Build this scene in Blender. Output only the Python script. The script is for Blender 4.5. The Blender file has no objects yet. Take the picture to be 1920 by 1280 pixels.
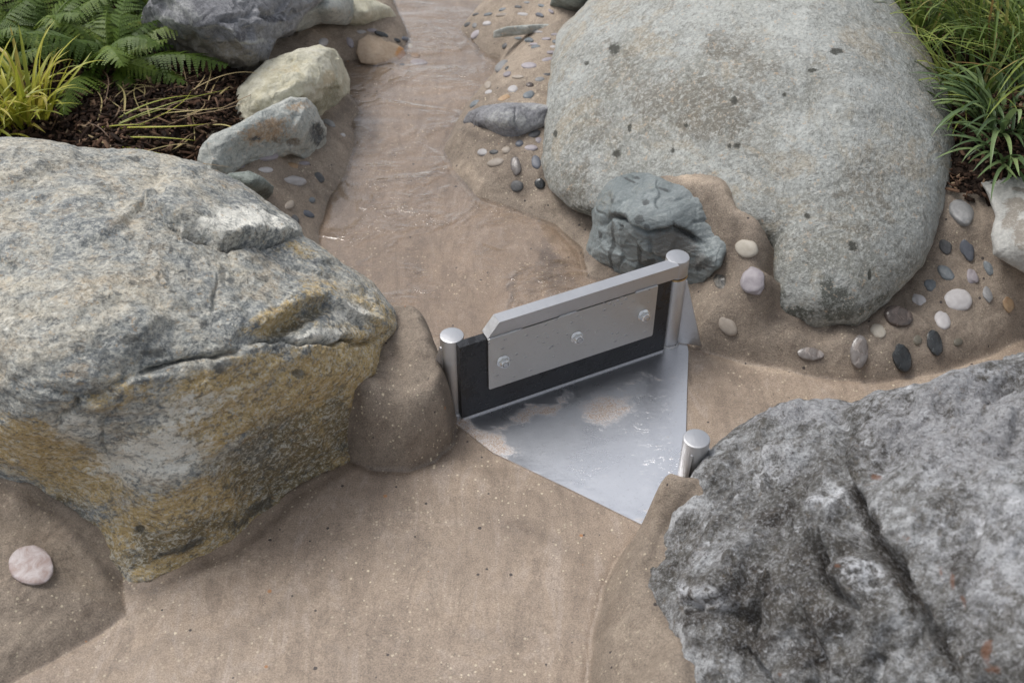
import bpy, math, random
import numpy as np
from mathutils import Vector
# ------------------------------------------------------------------ camera, sky, sun, exposure
SC = bpy.context.scene
COL = SC.collection
FPX = 2133.33
PITCH = math.radians(41.73); ROLL = math.radians(0.27)
CAMP = np.array([0.0, 0.0, 1.5])
_f = np.array([0, math.cos(PITCH), -math.sin(PITCH)])
_u0 = np.array([0, math.sin(PITCH), math.cos(PITCH)]); _r0 = np.array([1.0, 0, 0])
_r = _r0 * math.cos(ROLL) + _u0 * math.sin(ROLL); _u = -_r0 * math.sin(ROLL) + _u0 * math.cos(ROLL)
cam = bpy.data.cameras.new("camera"); camo = bpy.data.objects.new("camera", cam); COL.objects.link(camo)
cam.sensor_width = 36; cam.lens = 40; cam.clip_start = 0.05; cam.clip_end = 500
from mathutils import Matrix
camo.matrix_world = Matrix(((_r[0], _u[0], -_f[0], 0), (_r[1], _u[1], -_f[1], 0), (_r[2], _u[2], -_f[2], 1.5), (0, 0, 0, 1)))
cam.dof.use_dof = True; cam.dof.focus_distance = 2.1; cam.dof.aperture_fstop = 5.6
SC.camera = camo
SUN_EL, SUN_AZ = 58, -61          # azimuth measured from +Y towards +X
W = bpy.data.worlds.new("World"); SC.world = W; W.use_nodes = True
wn = W.node_tree.nodes; wl = W.node_tree.links; wn.clear()
sky = wn.new('ShaderNodeTexSky'); sky.sky_type = 'NISHITA'; sky.sun_disc = False
sky.sun_elevation = math.radians(SUN_EL); sky.sun_rotation = math.radians(SUN_AZ)
sky.air_density = 1.0; sky.dust_density = 2.2; sky.ozone_density = 1.0
hs = wn.new('ShaderNodeHueSaturation'); hs.inputs['Saturation'].default_value = 0.28; hs.inputs['Value'].default_value = 1.0
bg = wn.new('ShaderNodeBackground'); bg.inputs['Strength'].default_value = 0.15
wo = wn.new('ShaderNodeOutputWorld')
wl.new(sky.outputs[0], hs.inputs['Color']); wl.new(hs.outputs[0], bg.inputs['Color']); wl.new(bg.outputs[0], wo.inputs[0])
sl = bpy.data.lights.new("sun", 'SUN'); sl.energy = 1.7; sl.angle = math.radians(24); sl.color = (1, 0.97, 0.93)
so = bpy.data.objects.new("sun", sl); COL.objects.link(so)
_sd = Vector((math.sin(math.radians(SUN_AZ)) * math.cos(math.radians(SUN_EL)), math.cos(math.radians(SUN_AZ)) * math.cos(math.radians(SUN_EL)), math.sin(math.radians(SUN_EL))))
so.rotation_euler = _sd.to_track_quat('Z', 'Y').to_euler(); so.location = (0, 0, 6)
SC.view_settings.view_transform = 'Standard'; SC.view_settings.look = 'None'
SC.view_settings.exposure = 0.15; SC.view_settings.gamma = 1.0

# ------------------------------------------------------------------ pixel / world helpers (photo pixels, 1920x1280)
def rays(u, v):
    u = np.asarray(u, float)[..., None]; v = np.asarray(v, float)[..., None]
    return _f + _r * (u - 960) / FPX + _u * (640 - v) / FPX
def atz(u, v, z):
    d = rays(u, v); z = np.asarray(z, float)
    return CAMP + d * ((z - 1.5) / d[..., 2])[..., None]
def proj(p):
    q = np.asarray(p) - CAMP; t = q @ _f
    return np.stack([960 + FPX * (q @ _r) / t, 640 - FPX * (q @ _u) / t], -1)

# ------------------------------------------------------------------ numpy noise
_rng = np.random.RandomState(7)
_perm = _rng.permutation(512); _perm = np.concatenate([_perm] * 3)
_g = _rng.normal(size=(512, 3)); _g /= np.linalg.norm(_g, axis=1)[:, None]
def perlin(x, y, z):
    xi = np.floor(x).astype(int); yi = np.floor(y).astype(int); zi = np.floor(z).astype(int)
    xf, yf, zf = x - xi, y - yi, z - zi
    fd = lambda t: t * t * t * (t * (t * 6 - 15) + 10)
    u, v, w = fd(xf), fd(yf), fd(zf)
    def gr(a, b, c):
        h = _perm[_perm[_perm[(xi + a) & 511] + ((yi + b) & 511)] + ((zi + c) & 511)]
        g = _g[h]
        return g[..., 0] * (xf - a) + g[..., 1] * (yf - b) + g[..., 2] * (zf - c)
    l = lambda a, b, t: a + t * (b - a)
    return 1.6 * l(l(l(gr(0, 0, 0), gr(1, 0, 0), u), l(gr(0, 1, 0), gr(1, 1, 0), u), v),
             l(l(gr(0, 0, 1), gr(1, 0, 1), u), l(gr(0, 1, 1), gr(1, 1, 1), u), v), w)
def fbm(P, freq, octv=4, gain=0.5, seed=0, ridged=False):
    out = 0; a = 1.0; s = 0
    for o in range(octv):
        n = perlin(P[..., 0] * freq + seed * 17.3 + o * 5.1, P[..., 1] * freq - seed * 9.7, P[..., 2] * freq + seed * 3.3)
        if ridged: n = 1 - 2 * np.abs(n)
        out = out + a * n; s += a; a *= gain; freq *= 2.03
    return out / s
def sstep(a, b, x):
    t = np.clip((x - a) / (b - a), 0, 1); return t * t * (3 - 2 * t)

def seg_dist(X, Y, poly, closed=True):
    """unsigned distance to the polyline, and inside test when closed"""
    poly = np.asarray(poly, float); n = len(poly)
    D = np.full(X.shape, 1e9); ins = np.zeros(X.shape, bool); side = np.zeros(X.shape); T = np.zeros(X.shape)
    m = n if closed else n - 1
    for i in range(m):
        a = poly[i]; b = poly[(i + 1) % n]; e = b - a
        px, py = X - a[0], Y - a[1]
        t = np.clip((px * e[0] + py * e[1]) / max(e @ e, 1e-12), 0, 1)
        d = np.hypot(px - t * e[0], py - t * e[1])
        k = d < D
        side = np.where(k, np.sign(e[0] * py - e[1] * px), side); T = np.where(k, (i + t) / m, T)
        D = np.where(k, d, D)
        if closed and a[1] != b[1]:
            c = ((a[1] > Y) != (b[1] > Y)) & (X < e[0] * (Y - a[1]) / e[1] + a[0]); ins ^= c
    return (D, ins) if closed else (D, side, T)

# ------------------------------------------------------------------ the ground as a height function
BED_PX = [(740, -160), (738, 0), (770, 70), (764, 92), (740, 114), (648, 121), (655, 176), (679, 213), (666, 235), (670, 265), (661, 305),
          (651, 331), (622, 371), (600, 434), (600, 520), (640, 600), (742, 640), (800, 650), (822, 668), (838, 716), (848, 752), (856, 790),
          (846, 832), (812, 862), (765, 880), (700, 881), (658, 862), (600, 850), (490, 920), (380, 1000), (270, 1050), (228, 1085), (237, 1150),
          (195, 1180), (130, 1218), (0, 1290), (-300, 1480), (-300, 1800), (1100, 1800), (1098, 1400), (1104, 1290), (1110, 1190),
          (1128, 1110), (1165, 1040), (1213, 992), (1240, 984), (1272, 1000), (1298, 998), (1314, 950), (1335, 905), (1600, 905), (2100, 860),
          (2500, 700), (2500, 590), (1920, 632), (1850, 664), (1760, 697), (1640, 716), (1530, 706), (1400, 681), (1320, 657), (1296, 645), (1284, 620),
          (1240, 560), (1100, 520), (1085, 470), (1040, 425), (960, 395), (890, 372), (850, 325), (828, 284), (857, 222), (883, 184), (907, 158),
          (922, 143), (930, 119), (912, 110), (882, 84), (861, 59), (886, 24), (925, -10), (960, -160)]
BED = atz([p[0] for p in BED_PX], [p[1] for p in BED_PX], np.zeros(len(BED_PX)))[:, :2]
# bank level control points: px, py, height, width of the slope
BC = [(560, 300, .085, .16), (500, 290, .125, .16), (450, 340, .125, .16), (590, 390, .07, .14), (540, 420, .07, .14), (600, 60, .12, .12), (700, 90, .06, .1), (620, 110, .09, .1),
      (660, 60, .07, .1), (470, 120, .14, .1), (560, 100, .13, .1), (630, 230, .05, .1),
      (1000, 100, .15, .24), (1000, 280, .12, .24), (960, 200, .13, .22), (1040, 20, .17, .24), (950, 30, .12, .2), (1000, 350, .06, .2), (1060, 400, .035, .14),
      (1120, 440, .02, .12), (1250, 520, .02, .1), (1190, 515, .02, .1), (1150, 505, .015, .08),
      (1400, 450, .165, .16), (1350, 560, .115, .12), (1320, 620, .05, .08), (1300, 545, .05, .08), (1345, 545, .08, .08), (1385, 455, .125, .08), (1396, 410, .175, .08), (1275, 545, .03, .08), (1450, 640, .07, .1), (1600, 640, .085, .14), (1700, 570, .11, .2), (1800, 500, .12, .22), (1820, 400, .18, .2), (1800, 345, .20, .2), (1700, 570, .06, .2), (1760, 530, .09, .2), (1440, 500, .09, .06), (1432, 560, .065, .06), (1450, 615, .05, .08), (1530, 628, .05, .1), (1620, 625, .05, .1),
      (1880, 600, .09, .16), (1400, 380, .22, .1), (1310, 335, .235, .1), (1430, 430, .195, .1), (1950, 550, .15, .2), (1950, 400, .22, .2),
      (785, 650, .15, .05), (730, 700, .13, .05), (770, 790, .14, .05), (830, 700, .13, .035), (700, 800, .10, .05), (680, 780, .12, .05), (688, 720, .15, .05), (700, 850, .07, .05),
      (60, 1050, .06, .12), (0, 900, .08, .12), (120, 1000, .045, .1), (170, 1060, .03, .1), (150, 1130, .035, .1), (0, 1230, .03, .08), (-150, 1000, .1, .12),
      (1310, 870, .19, .035), (1345, 865, .19, .035), (1290, 900, .17, .035), (1250, 1000, .1, .09), (1200, 1100, .09, .12), (1180, 1200, .1, .12), (1290, 1270, .15, .12), (1380, 900, .15, .06),
      (350, 220, .17, .1), (100, 200, .19, .1), (0, 0, .2, .1), (200, 280, .18, .1), (380, 160, .16, .1),
      (1850, 300, .23, .1), (1800, 200, .18, .1), (1900, 100, .28, .1), (1760, 50, .2, .1), (1950, 200, .27, .1)]
def granite_t(u, v):
    D = rays(u, v); best = np.full(len(D), 9.0); tb = np.zeros(len(D)); hitt = np.full(len(D), np.nan)
    prev = None
    for t in np.arange(1.7, 3.4, .012):
        p = CAMP + D * t; qx, qy = p[:, 0] - .602, p[:, 1] - 2.506; dx = np.sqrt((qx * .9905 + qy * .1376) ** 2 + .004) / .711; dy = np.sqrt((qy * .9905 - qx * .1376) ** 2 + .004) / 1.115
        F = (dx ** 1.712 + dy ** 1.712) ** (1.803 / 1.712) + (np.abs(p[:, 2] + .423) / .876) ** 1.803
        k = F < best; tb = np.where(k, t, tb); best = np.where(k, F, best)
        if prev is not None:
            c = (F < 1) & (prev >= 1) & np.isnan(hitt); hitt = np.where(c, t - .012 * (1 - F) / np.maximum(prev - F, 1e-6), hitt)
        prev = F
    return np.where(np.isnan(hitt), tb, hitt) - .06 - .13 * np.clip((1200 - u) / 190, 0, 1) ** 1.5
GQ = [(1448, 480), (1440, 425), (1428, 395), (1400, 371), (1378, 357), (1355, 345), (1333, 338), (1310, 332), (1285, 328), (1262, 325)]; GZ = [0, .002, .010, .018, .024, .026, .028, .024, .012, .0]
_gp = CAMP + rays([q[0] for q in GQ], [q[1] for q in GQ]) * granite_t(np.array([q[0] for q in GQ], float), np.array([q[1] for q in GQ], float))[:, None]
BC = [b for b in BC if not (1250 <= b[0] <= 1450 and 325 <= b[1] <= 460 and b[2] > .15)]
BCa = np.array(BC); BCP = atz(BCa[:, 0], BCa[:, 1], BCa[:, 2])[:, :2]
_c = _gp; BCa = np.concatenate([BCa, np.stack([_c[:, 0], _c[:, 1], _c[:, 2] + GZ, np.full(len(_c), .08)], 1)]); BCP = np.concatenate([BCP, _c[:, :2] - [.008, .022]])
MLEFT = atz(*np.array([(-500, 420), (-700, -500), (300, -500), (305, 20), (320, 70), (440, 135), (475, 160), (450, 225), (400, 265), (375, 300), (300, 380), (0, 420)]).T, .16)[:, :2]
MRIGHT = atz(*np.array([(1500, -100), (1500, -700), (3000, -500), (2600, 400), (1950, 341), (1870, 333), (1800, 326), (1740, 300)]).T, .25)[:, :2]
def ground_parts(X, Y):
    D, ins = seg_dist(X, Y, BED)
    d = np.where(ins, -D, D)
    P = np.stack([X, Y, np.zeros_like(X)], -1)
    jit = fbm(P, 9, 3, seed=3) * .012
    dj = d + jit * sstep(.0, .03, np.abs(d) + .012)
    num = 0; den = 1e-9; numw = 0
    for (bx, by), c in zip(BCP, BCa):
        w = 1 / (((X - bx) ** 2 + (Y - by) ** 2) + 1.1e-3) ** 2
        num = num + w * c[2]; numw = numw + w * c[3]; den = den + w
    return dj, num / den, numw / den, P
def ground_z(X, Y, detail=True):
    X = np.asarray(X, float); Y = np.asarray(Y, float)
    d, H, w, P = ground_parts(X, Y)
    s = np.clip(d / w, 0, 1)
    z = H * (1 - (1 - s) ** 2.3)
    bank = sstep(0, .03, d)
    if detail:
        bed = fbm(P, 3.2, 3, seed=1) * .0055 + fbm(P, 16, 3, seed=2) * .0012
        z = z + bed * (1 - bank) * sstep(0, .35, (X - .1) ** 2 + (Y - 1.5) ** 2 + .12)
        z = z + bank * (fbm(P, 7, 4, seed=5) * .012 + fbm(P, 30, 4, seed=6) * .0055 + fbm(P, 90, 3, seed=8) * .0026)
        z = z + np.where(d < 0, -.0025 * np.exp(-(d / .006) ** 2), 0)
    return z
def hit(u, v):
    """ray / ground intersection for photo pixels"""
    u = np.atleast_1d(np.asarray(u, float)); v = np.atleast_1d(np.asarray(v, float)); D = rays(u, v)
    zs = np.linspace(.40, -.03, 260); t = (zs[None] - 1.5) / D[:, 2:3]
    p = CAMP + D[:, None] * t[..., None]; g = p[..., 2] - ground_z(p[..., 0], p[..., 1]); k = np.argmax(g < 0, axis=1); k = np.maximum(k, 1); r = np.arange(len(u))
    a = g[r, k - 1]; b = g[r, k]; w = np.clip(a / np.where(a - b == 0, 1e-9, a - b), 0, 1)
    return p[r, k - 1] * (1 - w)[:, None] + p[r, k] * w[:, None]

# ------------------------------------------------------------------ scene object helpers
def tag(o, label=None, cat=None, group=None, kind=None):
    if label: o['label'] = label
    if cat: o['category'] = cat
    if group: o['group'] = group
    if kind: o['kind'] = kind
    return o
def empty(name, loc, rz=0):
    o = bpy.data.objects.new(name, None); o.empty_display_size = .05; COL.objects.link(o); o.location = loc; o.rotation_euler = (0, 0, rz); return o
def mesh_obj(name, V, Fc, mat, parent=None, loc=(0, 0, 0), smooth=True, attrs=None, loops=None):
    me = bpy.data.meshes.new(name); V = np.asarray(V, np.float32)
    if loops is None and isinstance(Fc, np.ndarray):
        k = Fc.shape[1]; me.vertices.add(len(V)); me.vertices.foreach_set('co', V.ravel())
        me.loops.add(Fc.size); me.loops.foreach_set('vertex_index', Fc.astype(np.int32).ravel())
        me.polygons.add(len(Fc)); me.polygons.foreach_set('loop_start', np.arange(0, Fc.size, k, dtype=np.int32))
        me.polygons.foreach_set('loop_total', np.full(len(Fc), k, np.int32)); me.update(calc_edges=True)
    else:
        me.from_pydata([tuple(map(float, p)) for p in V], [], [tuple(int(i) for i in f) for f in Fc]); me.update()
    if smooth: me.polygons.foreach_set('use_smooth', np.ones(len(me.polygons), bool))
    if attrs:
        for k, a in attrs.items():
            at = me.color_attributes.new(k, 'FLOAT_COLOR', 'POINT')
            A = np.ones((len(V), 4), np.float32); a = np.asarray(a)
            A[:, :a.shape[1]] = a; at.data.foreach_set('color', A.ravel())
    if mat: me.materials.append(mat)
    o = bpy.data.objects.new(name, me); COL.objects.link(o); o.location = loc
    if parent: o.parent = parent
    return o
def vnormals(V, Fc):
    a, b, c = V[Fc[:, 0]], V[Fc[:, 1]], V[Fc[:, 2]]
    n = np.cross(b - a, c - a); N = np.zeros_like(V)
    for k in range(Fc.shape[1]): 
        for j in range(3): N[:, j] += np.bincount(Fc[:, k], n[:, j], len(V))
    return N / (np.linalg.norm(N, axis=1)[:, None] + 1e-12)
_ico = {}
def ico(level):
    if level in _ico: return _ico[level]
    t = (1 + 5 ** .5) / 2
    V = np.array([(-1, t, 0), (1, t, 0), (-1, -t, 0), (1, -t, 0), (0, -1, t), (0, 1, t), (0, -1, -t), (0, 1, -t), (t, 0, -1), (t, 0, 1), (-t, 0, -1), (-t, 0, 1)], float)
    V /= np.linalg.norm(V[0])
    Fc = np.array([(0, 11, 5), (0, 5, 1), (0, 1, 7), (0, 7, 10), (0, 10, 11), (1, 5, 9), (5, 11, 4), (11, 10, 2), (10, 7, 6), (7, 1, 8), (3, 9, 4), (3, 4, 2), (3, 2, 6), (3, 6, 8), (3, 8, 9), (4, 9, 5), (2, 4, 11), (6, 2, 10), (8, 6, 7), (9, 8, 1)])
    for _ in range(level):
        E = np.concatenate([Fc[:, [0, 1]], Fc[:, [1, 2]], Fc[:, [2, 0]]]); E.sort(axis=1)
        U, inv = np.unique(E, axis=0, return_inverse=True); inv = inv.ravel()
        M = V[U[:, 0]] + V[U[:, 1]]; M /= np.linalg.norm(M, axis=1)[:, None]
        n = len(V); m = len(Fc); ab, bc, ca = inv[:m] + n, inv[m:2 * m] + n, inv[2 * m:] + n
        V = np.concatenate([V, M]); a, b, c = Fc.T
        Fc = np.concatenate([np.stack(q, 1) for q in ((a, ab, ca), (b, bc, ab), (c, ca, bc), (ab, bc, ca))])
    _ico[level] = (V, Fc); return _ico[level]

# ------------------------------------------------------------------ material helpers
class G:
    def __init__(s, name):
        s.m = bpy.data.materials.new(name); s.m.use_nodes = True; s.t = s.m.node_tree; s.t.nodes.clear()
        s.out = s.t.nodes.new('ShaderNodeOutputMaterial'); s.tc = s.t.nodes.new('ShaderNodeTexCoord'); s.v = s.tc.outputs['Object']
    def put(s, sock, val):
        if isinstance(val, bpy.types.NodeSocket): s.t.links.new(val, sock)
        elif val is not None:
            if hasattr(sock.default_value, '__len__') and not hasattr(val, '__len__'): val = [val] * len(sock.default_value)
            if hasattr(val, '__len__') and len(val) == 3 and len(sock.default_value) == 4: val = (*val, 1)
            sock.default_value = val
    def n(s, ty, ins=None, **pr):
        nd = s.t.nodes.new('ShaderNode' + ty)
        for k, v in pr.items(): setattr(nd, k, v)
        for k, v in (ins or {}).items(): s.put(nd.inputs[k], v)
        return nd
    def noise(s, sc, det=4, ro=.55, dist=0, vec=None, col=False):
        nd = s.n('TexNoise', {'Vector': vec or s.v, 'Scale': sc, 'Detail': det, 'Roughness': ro, 'Distortion': dist}); return nd.outputs[1 if col else 0]
    def vor(s, sc, vec=None, feat='F1', rnd=1, out='Distance'):
        nd = s.n('TexVoronoi', {'Vector': vec or s.v, 'Scale': sc, 'Randomness': rnd}, feature=feat); return nd.outputs[out]
    def math(s, op, a, b=0, c=None, clamp=False):
        nd = s.n('Math', operation=op, use_clamp=clamp); s.put(nd.inputs[0], a); s.put(nd.inputs[1], b)
        if c is not None: s.put(nd.inputs[2], c)
        return nd.outputs[0]
    def step(s, x, a, b):
        nd = s.n('MapRange', {'Value': x, 'From Min': a, 'From Max': b}, interpolation_type='SMOOTHSTEP'); return nd.outputs[0]
    def mix(s, fac, a, b, bt='MIX'):
        nd = s.n('Mix', data_type='RGBA', blend_type=bt); s.put(nd.inputs[0], fac); s.put(nd.inputs[6], a); s.put(nd.inputs[7], b); return nd.outputs[2]
    def ramp(s, fac, stops):
        nd = s.n('ValToRGB', {'Fac': fac}); el = nd.color_ramp.elements
        while len(el) < len(stops): el.new(.5)
        for e, (p, c) in zip(el, stops): e.position = p; e.color = (*c, 1)
        return nd.outputs[0]
    def scale(s, sx, sy, sz, rz=0, rx=0, ry=0, vec=None):
        return s.n('Mapping', {'Vector': vec or s.v, 'Scale': (sx, sy, sz), 'Rotation': (rx, ry, rz)}).outputs[0]
    def attr(s, name, ch=None):
        nd = s.n('VertexColor', layer_name=name)
        if ch is None: return nd.outputs[0]
        sp = s.n('SeparateColor', {0: nd.outputs[0]}); return sp.outputs[ch] if ch < 3 else nd.outputs[1]
    def bump(s, h, strength=.5, dist=.002, normal=None):
        nd = s.n('Bump', {'Height': h, 'Strength': strength, 'Distance': dist}); 
        if normal is not None: s.put(nd.inputs['Normal'], normal)
        return nd.outputs[0]
    def specks(s, sc, thr, dens, seed=0):
        """scattered small grains: 0..1 mask"""
        v = s.scale(1, 1, 1, vec=None) if not seed else s.n('VectorMath', {0: s.v, 1: (seed * 1.7, seed * .9, seed * 2.3)}, operation='ADD').outputs[0]
        nd = s.n('TexVoronoi', {'Vector': v, 'Scale': sc})
        c = s.n('SeparateColor', {0: nd.outputs['Color']})
        size = s.math('MULTIPLY', c.outputs[1], thr)
        a = s.math('LESS_THAN', nd.outputs['Distance'], size)
        return s.math('MULTIPLY', a, s.math('LESS_THAN', c.outputs[0], dens))
    def bsdf(s, color, rough=.6, normal=None, metallic=0, spec=.5, coat=0, coat_rough=.1, **kw):
        b = s.n('BsdfPrincipled'); s.put(b.inputs['Base Color'], color); s.put(b.inputs['Roughness'], rough); s.put(b.inputs['Metallic'], metallic)
        s.put(b.inputs['Specular IOR Level'], spec); s.put(b.inputs['Coat Weight'], coat); s.put(b.inputs['Coat Roughness'], coat_rough)
        if normal is not None: s.put(b.inputs['Normal'], normal)
        for k, v in kw.items(): s.put(b.inputs[k.replace('_', ' ')], v)
        s.t.links.new(b.outputs[0], s.out.inputs[0]); return s.m

def concrete_material():
    g = G('sandy_concrete'); bed = g.attr('mask', 0); wet = g.attr('mask', 1); pale = g.attr('mask', 2)  # second channel: damp plus painted contact shade
    n1 = g.noise(3.5, 5, .6); n2 = g.noise(14, 5, .65, 1.0); n3 = g.noise(60, 4, .7); fine = g.noise(420, 3, .8); fin2 = g.noise(900, 2, .8)
    cb = g.ramp(n1, [(.3, (.270, .210, .162)), (.5, (.330, .257, .196)), (.7, (.388, .300, .226))])
    cb = g.mix(g.math('MULTIPLY', g.step(n2, .5, .75), .35), cb, (.42, .35, .30))
    ck = g.ramp(n1, [(.3, (.275, .224, .176)), (.55, (.335, .274, .216)), (.75, (.400, .325, .255))])
    ck = g.mix(g.math('MULTIPLY', g.step(n2, .46, .72), .55), ck, (.215, .165, .125))
    fl = g.noise(9, 5, .7, 1.5, g.scale(2.2, .55, 1, rz=.25)); cb = g.mix(g.math('MULTIPLY', g.step(fl, .50, .60), .55), cb, (.235, .182, .140)); cb = g.mix(g.math('MULTIPLY', g.step(fl, .46, .36), .42), cb, (.43, .355, .30))
    ck = g.mix(g.math('MULTIPLY', g.step(g.noise(26, 6, .75, 1), .52, .62), .4), ck, (.17, .13, .10)); ck = g.mix(g.math('MULTIPLY', g.step(g.noise(18, 5, .75, 1), .55, .65), .35), ck, (.44, .36, .28))
    c = g.mix(bed, ck, cb)
    c = g.mix(g.math('MULTIPLY', pale, .85), c, g.mix(n2, (.52, .40, .29), (.60, .50, .40)))
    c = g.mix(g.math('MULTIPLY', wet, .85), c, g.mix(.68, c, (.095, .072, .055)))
    # sand grain
    gr = g.math('ADD', g.math('MULTIPLY', g.step(fine, .42, .58), .42), g.math('MULTIPLY', g.step(n3, .38, .62), .14))
    c = g.mix(1.0, c, g.n('CombineColor', {0: g.math('ADD', gr, .74), 1: g.math('ADD', gr, .74), 2: g.math('ADD', gr, .74)}).outputs[0], 'MULTIPLY')
    dens = g.step(g.noise(5, 3, .6), .35, .7)
    c = g.mix(g.math('MULTIPLY', g.specks(260, .42, .09), .55), c, (.12, .095, .08))
    c = g.mix(g.math('MULTIPLY', g.math('MULTIPLY', g.specks(190, .44, .18, 1), dens), .85), c, (.78, .68, .50))
    c = g.mix(g.math('MULTIPLY', g.specks(75, .25, .09, 2), .9), c, (.045, .036, .036))
    c = g.mix(g.math('MULTIPLY', g.math('MULTIPLY', g.specks(95, .24, .10, 3), dens), .8), c, (.66, .57, .42))
    c = g.mix(g.math('MULTIPLY', g.specks(60, .22, .02, 4), .8), c, (.42, .19, .07))
    h = g.math('ADD', g.math('MULTIPLY', fine, .6), g.math('ADD', g.math('MULTIPLY', n3, 1.2), g.math('MULTIPLY', fin2, .3)))
    bs = g.math('MULTIPLY_ADD', bed, -.6, .95)
    nrm = g.bump(h, bs, .0035)
    rough = g.math('SUBTRACT', g.math('MULTIPLY_ADD', bed, -.36, .80), g.math('ADD', g.math('MULTIPLY', wet, .28), g.math('MULTIPLY', g.step(n2, .45, .65), .10)))
    return g.bsdf(c, rough, nrm, spec=.45)

def rock_material(name, stops, sc=5, speck=.35, speckscale=220, light=(.6, .6, .58), dark=(.10, .10, .10), patch=None, patch_amt=.0, stretch=(1, 1, 1), rot=(0, 0, 0),
                  rough=.72, bump=.8, warp=.7, m1=None, m2=None, m3=None, fleck=None, seed=0, contrast=1.0, coarse=0, spots=None, bd=.0035, line=0):
    g = G(name)
    off = g.n('VectorMath', {0: g.v, 1: (seed * 3.1, seed * 1.3, seed * 2.2)}, operation='ADD').outputs[0]
    v = g.scale(*stretch, rx=rot[0], ry=rot[1], rz=rot[2], vec=off)
    big = g.noise(sc, 6, .62, warp, v); mid = g.noise(sc * 5, 6, .7, warp, v); fine = g.noise(speckscale, 4, .85, 0, v); f2 = g.noise(speckscale * .33, 4, .8, .5, v)
    t = g.math('ADD', g.math('MULTIPLY', big, .55), g.math('MULTIPLY', mid, .45))
    hi = g.noise(sc * 13, 6, .78, warp * .6, v)
    c = g.ramp(g.math('MULTIPLY_ADD', g.math('SUBTRACT', t, .5), 2.0 * contrast, .5), stops)
    if patch: c = g.mix(g.math('MULTIPLY', g.step(g.noise(sc * 1.7, 6, .7, 1.2, off), .52, .62), patch_amt), c, patch)
    for i, mm in enumerate((m1, m2, m3)):
        if mm:
            msk = g.attr('mask', i)
            msk = g.step(g.math('ADD', msk, g.math('ADD', g.math('MULTIPLY', g.math('SUBTRACT', mid, .5), 1.4), g.math('MULTIPLY', g.math('SUBTRACT', hi, .5), 1.8))), .30, .75)
            c = g.mix(g.math('MULTIPLY', msk, mm[3]), c, mm[:3])
    if coarse:
        c = g.mix(g.math('MULTIPLY', g.step(g.noise(sc * 11, 5, .75, 1, v), .56, .64), coarse), c, dark)
        c = g.mix(g.math('MULTIPLY', g.step(g.noise(sc * 8, 5, .75, 1, off), .58, .68), coarse), c, light)
    c = g.mix(g.math('MULTIPLY', g.step(fine, .51, .62), speck), c, light)
    c = g.mix(g.math('MULTIPLY', g.step(f2, .55, .61), speck * .9), c, dark)
    c = g.mix(g.math('MULTIPLY', g.step(g.noise(speckscale * .6, 3, .8, .4, v), .54, .62), speck * .8), c, light)
    c = g.mix(g.math('MULTIPLY', g.step(g.math('SUBTRACT', 1, fine), .54, .60), speck * .9), c, dark)
    if fleck: 
        c = g.mix(g.math('MULTIPLY', g.step(g.noise(speckscale * .5, 3, .8, 0, off), .60, .68), fleck[3]), c, fleck[:3])
    if spots:
        c = g.mix(g.math('MULTIPLY', g.step(g.math('ADD', g.attr('spot', 0), g.math('MULTIPLY', g.math('SUBTRACT', g.noise(110, 5, .8), .5), 2.2)), .35, .9), spots[3]), c, spots[:3])
    hh = g.math('ADD', g.math('MULTIPLY', mid, 2.2), g.math('ADD', g.math('MULTIPLY', f2, .9), g.math('MULTIPLY', fine, .35)))
    if line:
        ln = g.noise(sc * 3, 4, .7, .5, g.scale(stretch[0] * 4, stretch[1], stretch[2] * 6, rx=rot[0], ry=rot[1], rz=rot[2], vec=off))
        hh = g.math('ADD', hh, g.math('MULTIPLY', ln, line))
    rr = g.math('SUBTRACT', rough, g.math('MULTIPLY', g.attr('spot', 1), .35)) if spots else rough
    return g.bsdf(c, rr, g.bump(hh, bump, bd), spec=.4)

# ------------------------------------------------------------------ rock builder
def blobs(uv, lst, jit=None):
    """soft elliptical patches given in photo pixels at the place they sit on the stone"""
    out = np.zeros(len(uv)); q = uv if jit is None else uv + jit
    for b in lst:
        u, v, ru, rv = b[:4]; ang = math.radians(b[4] if len(b) > 4 else 0); st = b[5] if len(b) > 5 else 1
        dx, dy = q[:, 0] - u, q[:, 1] - v
        x = dx * math.cos(ang) + dy * math.sin(ang); y = -dx * math.sin(ang) + dy * math.cos(ang)
        r = np.sqrt((x / ru) ** 2 + (y / rv) ** 2); out = np.maximum(out, st * np.clip(1.5 - r, 0, 1))
    return out
def facets(V, freq, amp, seed):
    """broken planes: every cell of a jittered lattice tilts its own flat facet"""
    Q = V * freq + seed * 1.37 + .25 * np.stack([fbm(V, freq * 1.5, 2, seed=seed + k) for k in (1, 2, 3)], -1); c0 = np.floor(Q).astype(int)
    F1 = np.full(len(V), 9.0); F2 = np.full(len(V), 9.0); best = np.zeros(len(V), int); bp = np.zeros_like(Q)
    for a in (-1, 0, 1):
        for b in (-1, 0, 1):
            for c in (-1, 0, 1):
                ci = c0 + (a, b, c); hsh = _perm[_perm[_perm[ci[:, 0] & 511] + (ci[:, 1] & 511)] + (ci[:, 2] & 511)]
                p = ci + .5 + .42 * _g[hsh]; d = np.linalg.norm(Q - p, axis=1); k = d < F1
                F2 = np.where(k, F1, np.minimum(F2, d)); best = np.where(k, hsh, best); bp = np.where(k[:, None], p, bp); F1 = np.where(k, d, F1)
    gv = _g[(best * 7 + 13) & 511]; hh = (gv * (Q - bp)).sum(1) * 1.1 + _g[(best * 3 + 5) & 511][:, 0] * .5
    return hh * amp * sstep(0, .10, F2 - F1)
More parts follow.
